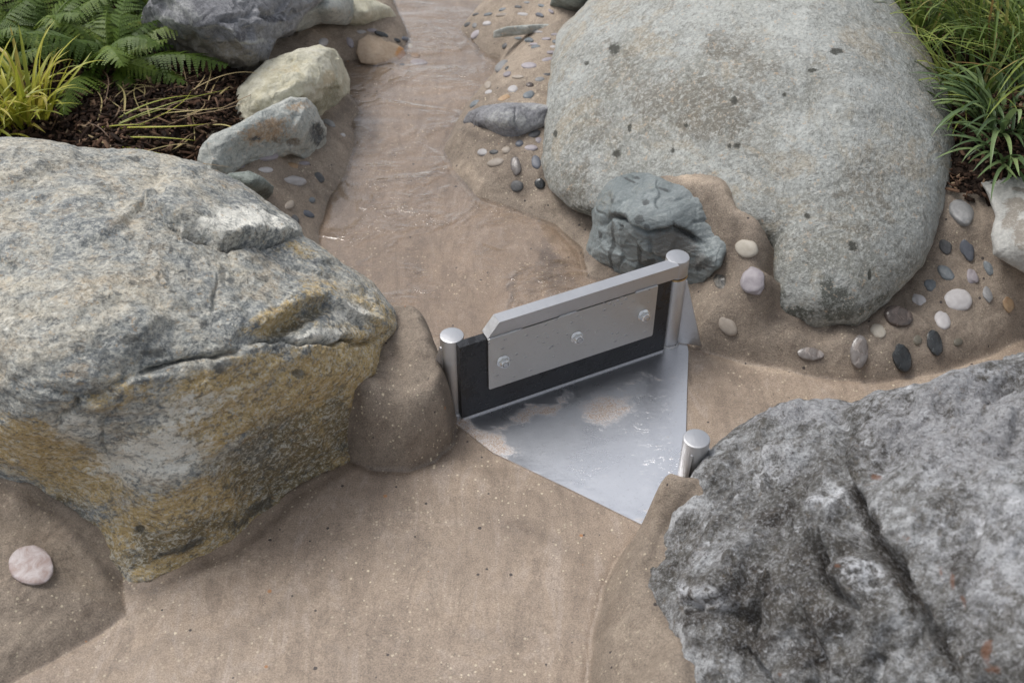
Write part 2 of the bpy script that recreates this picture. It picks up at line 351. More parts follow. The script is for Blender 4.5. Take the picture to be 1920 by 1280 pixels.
def rock(name, outline, ctrl, T, Tb, level, mat, label, noise=((4, .02), (14, .006), (50, .0015)), cracks=(), ledges=(), masks=((), (), ()), spots=(), wet=(), ridged=None, pits=(), seed=1,
         eps=25, strata=None, cat='rock', jitpx=10, center=None, group=None, tfun=None, facet=None, reg=3, rim=6, grain=None):
    O = np.array(outline, float); c = O.mean(0) if center is None else np.array(center, float)
    th = np.linspace(-math.pi, math.pi, 1441); R = np.zeros(len(th))
    for i in range(len(O)):
        a = O[i] - c; b = O[(i + 1) % len(O)] - c; e = b - a
        dx, dy = np.cos(th), np.sin(th); den = dx * e[1] - dy * e[0]; den = np.where(abs(den) < 1e-9, 1e-9, den)
        t = (a[0] * e[1] - a[1] * e[0]) / den; s = (a[0] * dy - a[1] * dx) / den
        R = np.where((t > 0) & (s >= -1e-6) & (s <= 1 + 1e-6), np.maximum(R, t), R)
    k = np.hanning(13); k /= k.sum(); Rr = np.convolve(np.concatenate([R[-13:-1], R, R[1:13]]), k, 'same')[12:-12]
    Rf = lambda a: np.interp(a, th, Rr)
    S, Fc = ico(level)
    r = np.hypot(S[:, 0], S[:, 1]); w = S[:, 2]; ang = np.arctan2(S[:, 1], S[:, 0])
    nz = fbm(np.stack([np.cos(ang) * 3, np.sin(ang) * 3, 0 * ang], -1), 2.2, 5, seed=seed + 3)
    rad = Rf(ang) * (1 + .012 * nz * 2); uv = c + np.stack([np.cos(ang), np.sin(ang)], -1) * (r * rad)[:, None]
    C = np.array(ctrl, float); cp = atz(C[:, 0], C[:, 1], C[:, 2]); ct = (cp - CAMP) @ _f
    cr = np.clip(np.hypot(C[:, 0] - c[0], C[:, 1] - c[1]) / Rf(np.arctan2(C[:, 1] - c[1], C[:, 0] - c[0])), 0, .999)
    rnd = lambda rr: 1 - np.sqrt(np.maximum(1 - rr ** rim, 0))
    K = np.sqrt(((C[:, None, :2] - C[None, :, :2]) ** 2).sum(-1) + eps ** 2)
    n = len(C); A = np.zeros((n + 3, n + 3)); A[:n, :n] = K - np.eye(n) * reg; A[:n, n] = 1; A[:n, n + 1:] = C[:, :2] / 500; A[n, :n] = 1; A[n + 1:, :n] = C[:, :2].T / 500
    sol = np.linalg.solve(A, np.concatenate([ct, np.zeros(3)]))
    t = np.zeros(len(uv))
    for i in range(n): t += sol[i] * np.sqrt((uv[:, 0] - C[i, 0]) ** 2 + (uv[:, 1] - C[i, 1]) ** 2 + eps ** 2)
    t += sol[n] + uv @ sol[n + 1:] / 500
    if tfun is not None: t = tfun(uv[:, 0], uv[:, 1])
    t = t + np.where(w >= 0, T * rnd(np.minimum(r, 1)), T + Tb * np.abs(w))
    V = CAMP + rays(uv[:, 0], uv[:, 1]) * t[:, None]
    jit = np.stack([fbm(V, 14, 4, seed=seed + 1), fbm(V, 14, 4, seed=seed + 2)], -1) * jitpx * 2.2
    q = uv + jit
    N = vnormals(V, Fc)
    cen = V.mean(0)
    if ((V - cen) * N).sum() < 0: N = -N; Fc = Fc[:, ::-1]
    h = np.zeros(len(V))
    for i, (fr, am) in enumerate(noise): h += fbm(V, fr, 4, seed=seed + i * 3) * am
    if strata:
        fr, am, dirv = strata; dv = np.array(dirv, float); dv /= np.linalg.norm(dv)
        Q = V + np.outer(V @ dv, dv) * 5.0
        h += fbm(Q, fr, 4, .6, seed=seed + 9, ridged=True) * am
    if facet:
        for fq, am in facet: h += facets(V, fq, am, seed)
    if grain:
        e = np.array(grain[2], float); e /= np.linalg.norm(e); Q = V - np.outer(V @ e, e) * .78
        h += fbm(Q, grain[0], 4, .55, seed=seed + 8, ridged=True) * grain[1]
    if ridged: h += fbm(V, ridged[0], 5, .55, seed=seed + 5, ridged=True) * ridged[1]
    fr = w > -.2
    for line, wd, dp in cracks:
        D, sd, tt = seg_dist(q[:, 0], q[:, 1], line, False)
        tp = np.minimum(1, 6 * np.minimum(tt, 1 - tt) + .1)
        h -= np.where(fr, dp * np.exp(-(D / wd) ** 2) * tp, 0)
    for line, L, hg in ledges:        # step: stone stands proud on the right-hand side of the line (image sense)
        D, sd, tt = seg_dist(q[:, 0], q[:, 1], line, False)
        tp = np.minimum(1, 5 * np.minimum(tt, 1 - tt))
        h += np.where(fr & (sd > 0), hg * np.exp(-D / L) * tp * sstep(0, 3.5, D), 0)
    for p in pits:
        h -= np.where(fr, p[-1] * blobs(q, [p[:-1]]), 0)
    h = h - np.average(h, weights=(w > 0) + 1e-6); h = h * np.clip((1 - r) / .12 + .3, 0, 1)
    V = V + N * h[:, None]
    msk = np.zeros((len(V), 4)); msk[:, 3] = 1
    for i, ml in enumerate(masks): msk[:, i] = blobs(q, ml)
    sp = np.zeros((len(V), 4)); sp[:, 0] = blobs(uv, spots, jit * .35); sp[:, 1] = blobs(uv, wet, jit * .5); sp[:, 3] = 1
    base = np.array([V[:, 0].mean(), V[:, 1].mean(), max(V[:, 2].min(), 0)])
    o = mesh_obj(name, V - base, Fc, mat, loc=base, attrs={'mask': msk, 'spot': sp})
    return tag(o, label, cat, group)
#@@SETTING
# ------------------------------------------------------------------ ground sheets
def grid_mesh(xs, ys, zf):
    X, Y = np.meshgrid(xs, ys); Z = zf(X, Y); nx, ny = len(xs), len(ys)
    V = np.stack([X, Y, Z], -1).reshape(-1, 3); i = np.arange(nx * ny).reshape(ny, nx)
    Fc = np.stack([i[:-1, :-1], i[:-1, 1:], i[1:, 1:], i[1:, :-1]], -1).reshape(-1, 4)
    return V, Fc
def axis(pts):
    """pts: list of (start, step) spans"""
    out = []
    for (a, s), (b, _) in zip(pts[:-1], pts[1:]): out += list(np.linspace(a, b, max(1, int(round((b - a) / s))), endpoint=False))
    return np.array(out + [pts[-1][0]])
def soil_inside(X, Y):
    d1, i1 = seg_dist(X, Y, MLEFT); d2, i2 = seg_dist(X, Y, MRIGHT)
    return np.maximum(np.where(i1, d1, -d1), np.where(i2, d2, -d2))
xs = axis([(-2.6, .02), (-1.5, .006), (-.9, .004), (.95, .006), (1.6, .02), (2.8, .02)])
ys = axis([(.55, .012), (.9, .0035), (1.9, .005), (2.6, .008), (3.8, .03), (6.5, .03)])
concrete = concrete_material()
V, Fc = grid_mesh(xs, ys, lambda X, Y: ground_z(X, Y))
din = soil_inside(V[:, 0], V[:, 1]); keep = din < .03
Fc = Fc[keep[Fc].all(1)]
d, H_, w_, P_ = ground_parts(V[:, 0], V[:, 1])
uvg = proj(V); jg = np.stack([fbm(V, 10, 4, seed=31), fbm(V, 10, 4, seed=32)], -1) * 34
WETP = [(500, 1150, 160, 16, -25, .55), (800, 1050, 120, 30, 10, .35), (900, 1200, 160, 20, 0, .4), (300, 1220, 120, 14, -25, .55), (1000, 1000, 90, 16, 25, .5), (760, 480, 60, 60, 0, .3), (1400, 760, 80, 20, 10, .4), (1032, 500, 16, 50, -15, 1.6), (1055, 540, 30, 34, 0, 1.5), (1330, 672, 55, 12, 8, .8), (1080, 430, 60, 25, 20, .5), (700, 850, 70, 20, 0, .5), (900, 870, 80, 16, 20, .6),
        (1010, 900, 60, 8, 25, .6), (780, 560, 60, 12, -20, .25), (1190, 1060, 14, 80, 20, .5), (1130, 1200, 18, 120, 5, .6), (215, 1120, 24, 40, 20, .4), (650, 200, 20, 60, -10, .5), (690, 250, 14, 50, 0, .5),
        (700, 590, 40, 30, 30, .4), (1300, 640, 50, 20, 0, .4), (1560, 640, 120, 24, -5, .35), (860, 800, 14, 40, 10, .6), (800, 870, 60, 12, -15, .6), (1240, 980, 30, 14, -40, .4)]
PALE = [(1270, 325, 90, 14, 8, 1), (1400, 370, 50, 30, 40, .7), (1000, 120, 60, 45, 0, .7), (1000, 185, 50, 18, 0, .7), (990, 20, 80, 20, 0, .6), (560, 290, 60, 20, 0, .35), (870, 330, 40, 10, 45, .6),
        (910, 350, 26, 10, 20, .5), (1450, 690, 160, 8, 6, .6), (1800, 690, 120, 12, -22, .7), (430, 290, 40, 26, 0, .6), (620, 60, 40, 20, 0, .4), (350, 1105, 150, 9, -24, .45), (60, 1250, 80, 10, -32, .4),
        (1150, 1080, 12, 70, 25, .25), (1000, 440, 60, 8, 30, .3)]
msk = np.zeros((len(V), 4)); msk[:, 3] = 1
msk[:, 0] = 1 - sstep(-.002, .006, d)
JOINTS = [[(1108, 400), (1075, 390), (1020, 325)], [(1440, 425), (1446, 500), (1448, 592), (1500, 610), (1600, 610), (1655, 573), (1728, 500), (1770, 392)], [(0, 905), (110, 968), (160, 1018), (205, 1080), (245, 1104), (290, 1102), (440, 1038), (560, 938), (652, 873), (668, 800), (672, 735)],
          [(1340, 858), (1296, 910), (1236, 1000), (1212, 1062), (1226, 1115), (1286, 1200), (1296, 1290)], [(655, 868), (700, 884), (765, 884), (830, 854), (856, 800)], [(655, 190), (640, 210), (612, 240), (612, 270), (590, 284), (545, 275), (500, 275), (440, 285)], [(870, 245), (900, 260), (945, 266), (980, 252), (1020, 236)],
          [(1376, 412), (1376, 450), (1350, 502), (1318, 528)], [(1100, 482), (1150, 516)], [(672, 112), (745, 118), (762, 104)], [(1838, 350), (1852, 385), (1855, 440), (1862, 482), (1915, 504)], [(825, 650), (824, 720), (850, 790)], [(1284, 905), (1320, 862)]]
joint_shade = blobs(uvg, [(60, 1058, 50, 42, 8, .9), (1795, 562, 34, 28, 0, .8), (1612, 659, 22, 36, 0, .8), (1691, 669, 22, 36, -15, .8), (1752, 639, 18, 33, -15, .8), (1686, 592, 33, 24, 15, .8), (1411, 529, 30, 31, 0, .8), (1399, 466, 27, 22, 0, .7), (1519, 663, 30, 17, 8, .8),
               (1364, 610, 25, 22, 0, .7), (1803, 395, 30, 28, 0, .7), (1352, 528, 22, 26, 0, .7), (1767, 600, 20, 24, 0, .7), (1647, 620, 20, 17, 0, .7), (1813, 467, 16, 27, 0, .6), (1773, 511, 22, 18, 0, .6), (967, 311, 14, 22, 0, .6), (970, 348, 17, 16, 0, .6), (554, 338, 27, 12, 8, .6)])  # dark rings of contact shade and damp round the larger pebbles
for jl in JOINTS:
    Dj, _s, _t = seg_dist(uvg[:, 0] + jg[:, 0] * .25, uvg[:, 1] + jg[:, 1] * .25, jl, False); joint_shade = np.maximum(joint_shade, np.exp(-(Dj / (9 + 3 * _t)) ** 2))  # contact shade and damp dirt painted along the rock feet
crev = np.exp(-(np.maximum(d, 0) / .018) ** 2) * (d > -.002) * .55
msk[:, 1] = np.clip(np.maximum(blobs(uvg, WETP, jg), crev) * (.65 + 1.0 * fbm(V, 13, 4, seed=33)) + joint_shade * (.8 + .6 * fbm(V, 22, 3, seed=36)), 0, 1)  # damp patches plus the painted contact shade
msk[:, 2] = np.clip(blobs(uvg, PALE, jg) * .8 * (.8 + .8 * fbm(V, 9, 4, seed=35)), 0, 1)
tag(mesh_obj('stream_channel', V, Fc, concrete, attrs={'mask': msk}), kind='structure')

# soil below and beside the concrete, running out to the horizon
g = G('bark_soil'); c = g.ramp(g.noise(22, 6, .7), [(.3, (.012, .009, .007)), (.55, (.032, .020, .014)), (.75, (.075, .045, .03))])
g.bsdf(c, .9, g.bump(g.noise(60, 5, .7), .8, .01), spec=.2); soil = g.m
xs2 = axis([(-60, 8), (-12, 1), (-3, .03), (3, 1), (12, 8), (60, 8)]); ys2 = axis([(-40, 6), (-6, .8), (.6, .03), (4.6, .8), (14, 8), (90, 8)])
def soil_z(X, Y):
    Xc, Yc = np.clip(X, -2.9, 2.9), np.clip(Y, .6, 4.6); z = ground_z(Xc, Yc, False); di = soil_inside(Xc, Yc)
    P = np.stack([X, Y, 0 * X], -1)
    return np.where(di > 0, z + .004 + .02 * sstep(0, .15, di) + fbm(P, 8, 4, seed=41) * .015 * sstep(0, .05, di), z - .05)
V2, F2 = grid_mesh(xs2, ys2, soil_z)
tag(mesh_obj('ground', V2, F2, soil), kind='structure')

# thin running water over the bed above the gate
def poly_grid(px, step, zf, pad=0.02):
    P = atz(*np.array(px, float).T, 0)[:, :2]
    xs = np.arange(P[:, 0].min(), P[:, 0].max(), step); ys = np.arange(P[:, 1].min(), P[:, 1].max(), step)
    V, Fc = grid_mesh(xs, ys, zf); D, ins = seg_dist(V[:, 0], V[:, 1], P); dd, bi = seg_dist(V[:, 0], V[:, 1], BED)
    k = ins & (bi | (dd < pad)); Fc = Fc[k[Fc].all(1)]; u = np.unique(Fc); m = np.full(len(V), -1); m[u] = np.arange(len(u))
    return V[u], m[Fc]
def water_z(X, Y):
    P = np.stack([X * .7, Y * 1.6, 0 * X], -1); far = sstep(1.95, 2.7, Y)
    m = sstep(.0, .45, fbm(P, 3.0, 2, seed=53) + .1); return .0035 + .006 * far + fbm(P, 10, 3, seed=51) * (.0006 + .0035 * far) + fbm(P, 22, 3, seed=52, ridged=True) * .0013 * far * m
gw = G('water'); t = gw.n('BsdfTransparent', {'Color': (.96, .94, .92, 1)}); gl = gw.n('BsdfGlossy', {'Color': (1, 1, 1, 1), 'Roughness': .06})
wm = gw.step(gw.noise(4.5, 3, .6, 1), .47, .62); hw = gw.math('MULTIPLY', gw.math('ADD', gw.noise(20, 3, .5, 2.2, gw.scale(.7, 1.3, 1, rz=.35)), gw.math('MULTIPLY', gw.noise(60, 3, .6, 1.5), .3)), gw.math('MULTIPLY_ADD', wm, .9, .1)); nb = gw.bump(hw, .8, .006)
gw.put(gl.inputs['Normal'], nb); fr = gw.n('Fresnel', {'IOR': 1.33, 'Normal': nb}); ms = gw.n('MixShader', {0: gw.math('MULTIPLY', fr.outputs[0], 2.4)})
gw.t.links.new(t.outputs[0], ms.inputs[1]); gw.t.links.new(gl.outputs[0], ms.inputs[2]); gw.t.links.new(ms.outputs[0], gw.out.inputs[0]); water = gw.m
Vw, Fw = poly_grid([(560, -150), (560, 560), (830, 640), (846, 755), (860, 765), (1255, 640), (1285, 640), (1300, 500), (1180, 380), (1000, -150)], .008, water_z)
tag(mesh_obj('water', Vw, Fw, water), kind='structure')
#@@ROCKS
# ------------------------------------------------------------------ boulders and rocks
m_schist = rock_material('schist', [(.2, (.205, .220, .225)), (.42, (.32, .33, .315)), (.6, (.43, .41, .355)), (.8, (.56, .51, .41))], sc=5, speck=.62, speckscale=130, light=(.72, .70, .62), dark=(.085, .095, .10),
    patch=(.48, .38, .26), patch_amt=.5, stretch=(.9, 1.2, 1.5), rot=(.5, .3, .5), m1=(.56, .40, .165, .9), m2=(.90, .88, .80, .92), m3=(.115, .095, .05, .75), coarse=.5, contrast=1.5, fleck=(.50, .33, .16, .4),
    spots=(.07, .07, .065, .7), bump=1.0, bd=.005, line=.5)
schist = rock('schist_boulder', [(-260, 330), (-120, 275), (0, 258), (60, 260), (115, 268), (150, 277), (240, 278), (330, 290), (372, 304), (420, 330), (470, 360), (520, 398), (560, 420), (572, 445), (640, 492), (700, 530), (735, 578), (746, 612),
    (716, 650), (706, 700), (674, 735), (670, 800), (660, 885), (620, 935), (570, 975), (505, 1022), (445, 1075), (375, 1110), (295, 1158), (235, 1158), (185, 1115), (145, 1050), (95, 995), (40, 945), (0, 925), (-200, 850), (-330, 700), (-330, 480)],
    [(250, 1098, .005), (330, 1078, .01), (245, 1150, -.05), (500, 1020, -.05), (440, 1030, 0), (560, 928, 0), (655, 868, .025), (672, 780, .11), (110, 965, .04), (180, 1040, .02), (0, 900, .09), (-200, 820, .1),
     (60, 770, .33), (180, 735, .35), (330, 668, .36), (450, 645, .34), (600, 645, .28), (700, 640, .21), (742, 605, .18), (708, 700, .17), (695, 760, .12),
     (300, 900, .17), (450, 850, .17), (560, 800, .15), (150, 850, .19),
     (0, 262, .43), (200, 282, .41), (330, 295, .38), (470, 365, .33), (560, 425, .29), (660, 505, .23), (200, 500, .43), (450, 500, .36), (600, 560, .28), (-200, 320, .42), (-200, 600, .4), (0, 600, .41), (330, 400, .40)],
    .06, .35, 7, m_schist, 'big schist boulder with a blue-grey flat top and ochre front face, left of the gate', noise=((3, .012), (11, .009), (40, .003), (120, .0012)), strata=(5, .005, (.3, -.35, .9)), facet=[(5, .011), (15, .0045)],
    cracks=[([(250, 708), (310, 690), (400, 668), (470, 655)], 5, .018), ([(250, 700), (200, 740), (150, 742), (110, 740), (60, 720)], 6, .007), ([(150, 742), (135, 770), (110, 800)], 4, .016),
            ([(215, 750), (200, 800), (195, 850)], 2.5, .005), ([(470, 650), (530, 630), (600, 642), (700, 640), (730, 625)], 4, .020), ([(310, 408), (360, 430), (400, 455), (450, 463), (500, 455), (570, 448)], 5, .020),
            ([(495, 790), (540, 770), (600, 740)], 3, .006), ([(300, 870), (400, 835), (480, 800)], 3, .005), ([(410, 510), (408, 545), (402, 590)], 4, .006)],
    ledges=[([(570, 442), (500, 455), (450, 463), (400, 455), (350, 430), (290, 400), (260, 370)], 130, .034), ([(735, 620), (640, 590), (610, 575), (560, 580), (500, 610), (470, 640)], 60, .024),
            ([(60, 730), (180, 742), (260, 705), (400, 668), (470, 650)], 90, .012)],
    pits=[(500, 625, 55, 16, -25, .014), (570, 590, 40, 12, -15, .012), (380, 330, 18, 8, -30, .008), (300, 690, 30, 9, -15, .006), (560, 790, 60, 14, -30, .006), (220, 905, 18, 9, 10, .005), (255, 1000, 10, 8, 0, .008), (450, 560, 12, 7, 0, .004)],
    masks=([(640, 720, 150, 100, -20, 1), (430, 720, 160, 40, -22, .8), (700, 590, 70, 40, 30, .6), (450, 1000, 260, 70, -25, 1), (120, 880, 150, 60, 20, .8), (600, 560, 70, 40, 30, .5), (600, 850, 90, 90, 0, .9), (230, 740, 120, 30, -10, .5), (400, 800, 330, 60, -22, .75), (330, 970, 240, 60, -20, .95), (60, 840, 160, 50, 10, .85), (620, 790, 60, 90, 0, .9), (640, 470, 60, 20, 30, .6), (560, 480, 60, 16, 20, .5), (520, 600, 60, 20, -20, .9)],
           [(280, 855, 105, 48, -12, 1), (340, 770, 130, 30, -15, .55), (150, 800, 60, 30, 0, .6), (450, 430, 100, 24, 0, .9), (600, 630, 60, 16, 0, .8), (660, 590, 40, 22, 0, .7), (60, 620, 120, 40, 0, .3)],
           [(540, 880, 110, 110, 0, .95), (330, 1010, 160, 40, -15, .75), (560, 600, 60, 14, -22, 1), (420, 900, 60, 50, 0, .5), (130, 960, 60, 30, 40, .6), (640, 800, 40, 70, 0, .8)]),
    spots=[(240, 635, 24, 10, -15), (290, 658, 32, 11, 0), (183, 645, 10, 8), (492, 524, 13, 9), (418, 510, 8, 24, 5), (252, 533, 9, 6), (325, 543, 8, 5, -30), (175, 730, 11, 8), (320, 465, 7, 5), (277, 457, 5, 4), (365, 588, 12, 5), (383, 605, 8, 8), (255, 997, 12, 9),
           (520, 470, 6, 4), (540, 550, 5, 5), (610, 525, 8, 10), (190, 345, 12, 5), (250, 293, 14, 4), (370, 680, 5, 4), (345, 1030, 60, 8, -20), (480, 960, 60, 10, -35), (560, 700, 14, 10), (410, 690, 12, 12)], seed=11)

m_gran = rock_material('granite', [(.2, (.20, .20, .172)), (.42, (.285, .287, .260)), (.62, (.36, .37, .350)), (.85, (.45, .465, .44))], sc=3.2, speck=.45, speckscale=130, light=(.60, .61, .58), dark=(.11, .108, .095),
    patch=(.36, .31, .23), patch_amt=.6, m1=(.145, .125, .092, .75), m2=(.42, .43, .40, .5), m3=(.055, .06, .045, .8), fleck=(.42, .30, .19, .6), spots=(.05, .05, .04, .95), bump=.9, bd=.0045, contrast=1.2, seed=3, rough=.68)
granite = rock('granite_boulder', [(1048, 55), (1085, 20), (1130, -30), (1220, -75), (1370, -95), (1520, -80), (1620, -45), (1678, 2), (1735, 85), (1780, 180), (1792, 255), (1785, 330), (1770, 385), (1755, 440), (1728, 500),
    (1655, 575), (1605, 612), (1520, 615), (1450, 597), (1444, 540), (1444, 470), (1400, 445), (1300, 440), (1200, 425), (1112, 404), (1070, 392), (1030, 355), (1010, 300), (1024, 190), (1034, 110)],
    [(1100, 100, .3), (1500, 100, .4), (1500, 500, .1), (1300, 300, .25)],
    .085, .4, 7, m_gran, 'huge rounded grey-green granite boulder right of the stream', noise=((1.6, .022), (4, .008), (11, .003), (40, .0012), (130, .0006)), center=(1560, 300), tfun=granite_t, rim=5,
    masks=([(1290, 200, 170, 70, 10, .7), (1370, 80, 70, 40, 0, .6), (1120, 240, 60, 50, 0, .5), (1180, 130, 90, 40, 40, .5), (1620, 380, 70, 120, 10, .55), (1080, 340, 50, 50, 0, .6), (1420, 130, 60, 50, 0, .5), (1500, 460, 70, 40, 0, .3)], [(1480, 20, 200, 60, 0, .8), (1300, 300, 150, 30, 5, .7), (1560, 240, 60, 80, 0, .5), (1500, 560, 60, 40, 0, .5)],
           [(1470, 585, 60, 16, 5, 1), (1570, 575, 50, 26, 0, .9), (1545, 550, 16, 34, 0, .9), (1460, 550, 14, 34, 0, .8), (1080, 390, 50, 14, 10, .8), (1640, 570, 40, 10, -45, .7)]),
    spots=[(1152, 95, 12, 13), (1570, 97, 14, 7), (1523, 130, 11, 5), (1377, 190, 7, 11), (1470, 176, 5, 5), (1288, 238, 6, 6), (1368, 275, 6, 6), (1382, 273, 8, 7), (1600, 460, 9, 11, 30), (1264, 285, 4, 8), (1632, 515, 4, 12), (1185, 240, 6, 7), (1160, 290, 9, 9), (1515, 405, 8, 6), (1040, 250, 4, 8), (1100, 118, 7, 5)], seed=23, eps=110, cracks=[([(1483, 120), (1486, 150), (1500, 170)], 4, .003), ([(1460, 210), (1465, 235)], 2.5, .003)], pits=[(1410, 70, 60, 40, 0, .010), (1500, 200, 60, 30, 0, .006)])

m_blue = rock_material('blue_grey_stone', [(.2, (.125, .150, .152)), (.5, (.195, .222, .225)), (.8, (.27, .295, .29))], sc=6, speck=.16, speckscale=240, light=(.45, .48, .48), dark=(.12, .14, .15), stretch=(1, 1.4, 1.6), rot=(.3, .2, .2),
    m1=(.12, .10, .08, .6), m2=(.25, .235, .19, .6), m3=(.42, .45, .45, .5), spots=(.05, .055, .055, .8), bump=.55, bd=.004, rough=.42, seed=8, line=.6)
rock('blue_grey_rock', [(1108, 365), (1118, 338), (1158, 323), (1215, 324), (1260, 342), (1320, 346), (1350, 366), (1378, 408), (1374, 452), (1350, 502), (1318, 530), (1250, 545), (1190, 530), (1150, 518), (1102, 484), (1098, 466), (1112, 420)],
    [(1150, 512, .01), (1102, 478, .02), (1200, 525, .03), (1300, 520, .08), (1345, 500, .14), (1375, 440, .185), (1350, 372, .225), (1376, 410, .215), (1300, 350, .228), (1230, 345, .215), (1160, 330, .17), (1115, 350, .12), (1112, 420, .07), (1190, 400, .185), (1140, 410, .13), (1250, 415, .19), (1330, 420, .18), (1210, 470, .12), (1290, 480, .125), (1250, 480, .115), (1240, 440, .155), (1150, 470, .07)],
    .03, .15, 6, m_blue, 'smooth blue-grey rock with wet dark streaks behind the hinge post', noise=((5, .007), (16, .003), (60, .0008)), facet=[(11, .006), (26, .002)], strata=(8, .003, (-.3, .2, .9)),
    cracks=[([(1130, 420), (1145, 405), (1165, 408), (1185, 416)], 4, .012), ([(1185, 418), (1215, 432), (1245, 428), (1260, 425), (1290, 440), (1320, 462)], 4.5, .014), ([(1290, 420), (1320, 415), (1350, 424)], 3, .005), ([(1145, 360), (1135, 390), (1128, 430)], 5, .007), ([(1240, 375), (1290, 374), (1330, 380)], 3, .002), ([(1218, 440), (1222, 480), (1240, 490)], 4, .006)],
    ledges=[([(1320, 462), (1290, 440), (1255, 427), (1215, 432), (1185, 418), (1160, 406), (1130, 420)], 60, .012)],
    masks=([(1262, 460, 45, 32, 15, 1), (1310, 490, 30, 16, 0, .7), (1130, 500, 20, 20, 0, .6)], [(1135, 370, 20, 30, 0, .5), (1210, 350, 40, 12, 0, .3)], [(1330, 460, 30, 30, 0, .5), (1200, 380, 60, 20, 0, .4)]),
    spots=[(1150, 379, 5, 5), (1211, 380, 8, 6), (1215, 422, 6, 6), (1163, 428, 7, 5, 50), (1202, 410, 10, 8), (1147, 460, 4, 45, 0, 1.2), (1195, 480, 4, 26, -5, 1.2), (1210, 500, 22, 8, -20, 1.2), (1158, 404, 22, 6, 0, 1.2), (1180, 337, 14, 2.5, 20), (1243, 354, 12, 3, 12), (1338, 372, 3, 14, -35), (1340, 411, 13, 2.5, 15), (1280, 432, 35, 6, 30, 1.1), (1320, 495, 24, 9, -35, 1), (1290, 375, 5, 2), (1192, 332, 7, 2), (1125, 440, 3, 10)],
    wet=[(1262, 460, 60, 40), (1180, 480, 50, 50), (1310, 490, 40, 30)], seed=31, eps=15, jitpx=4)

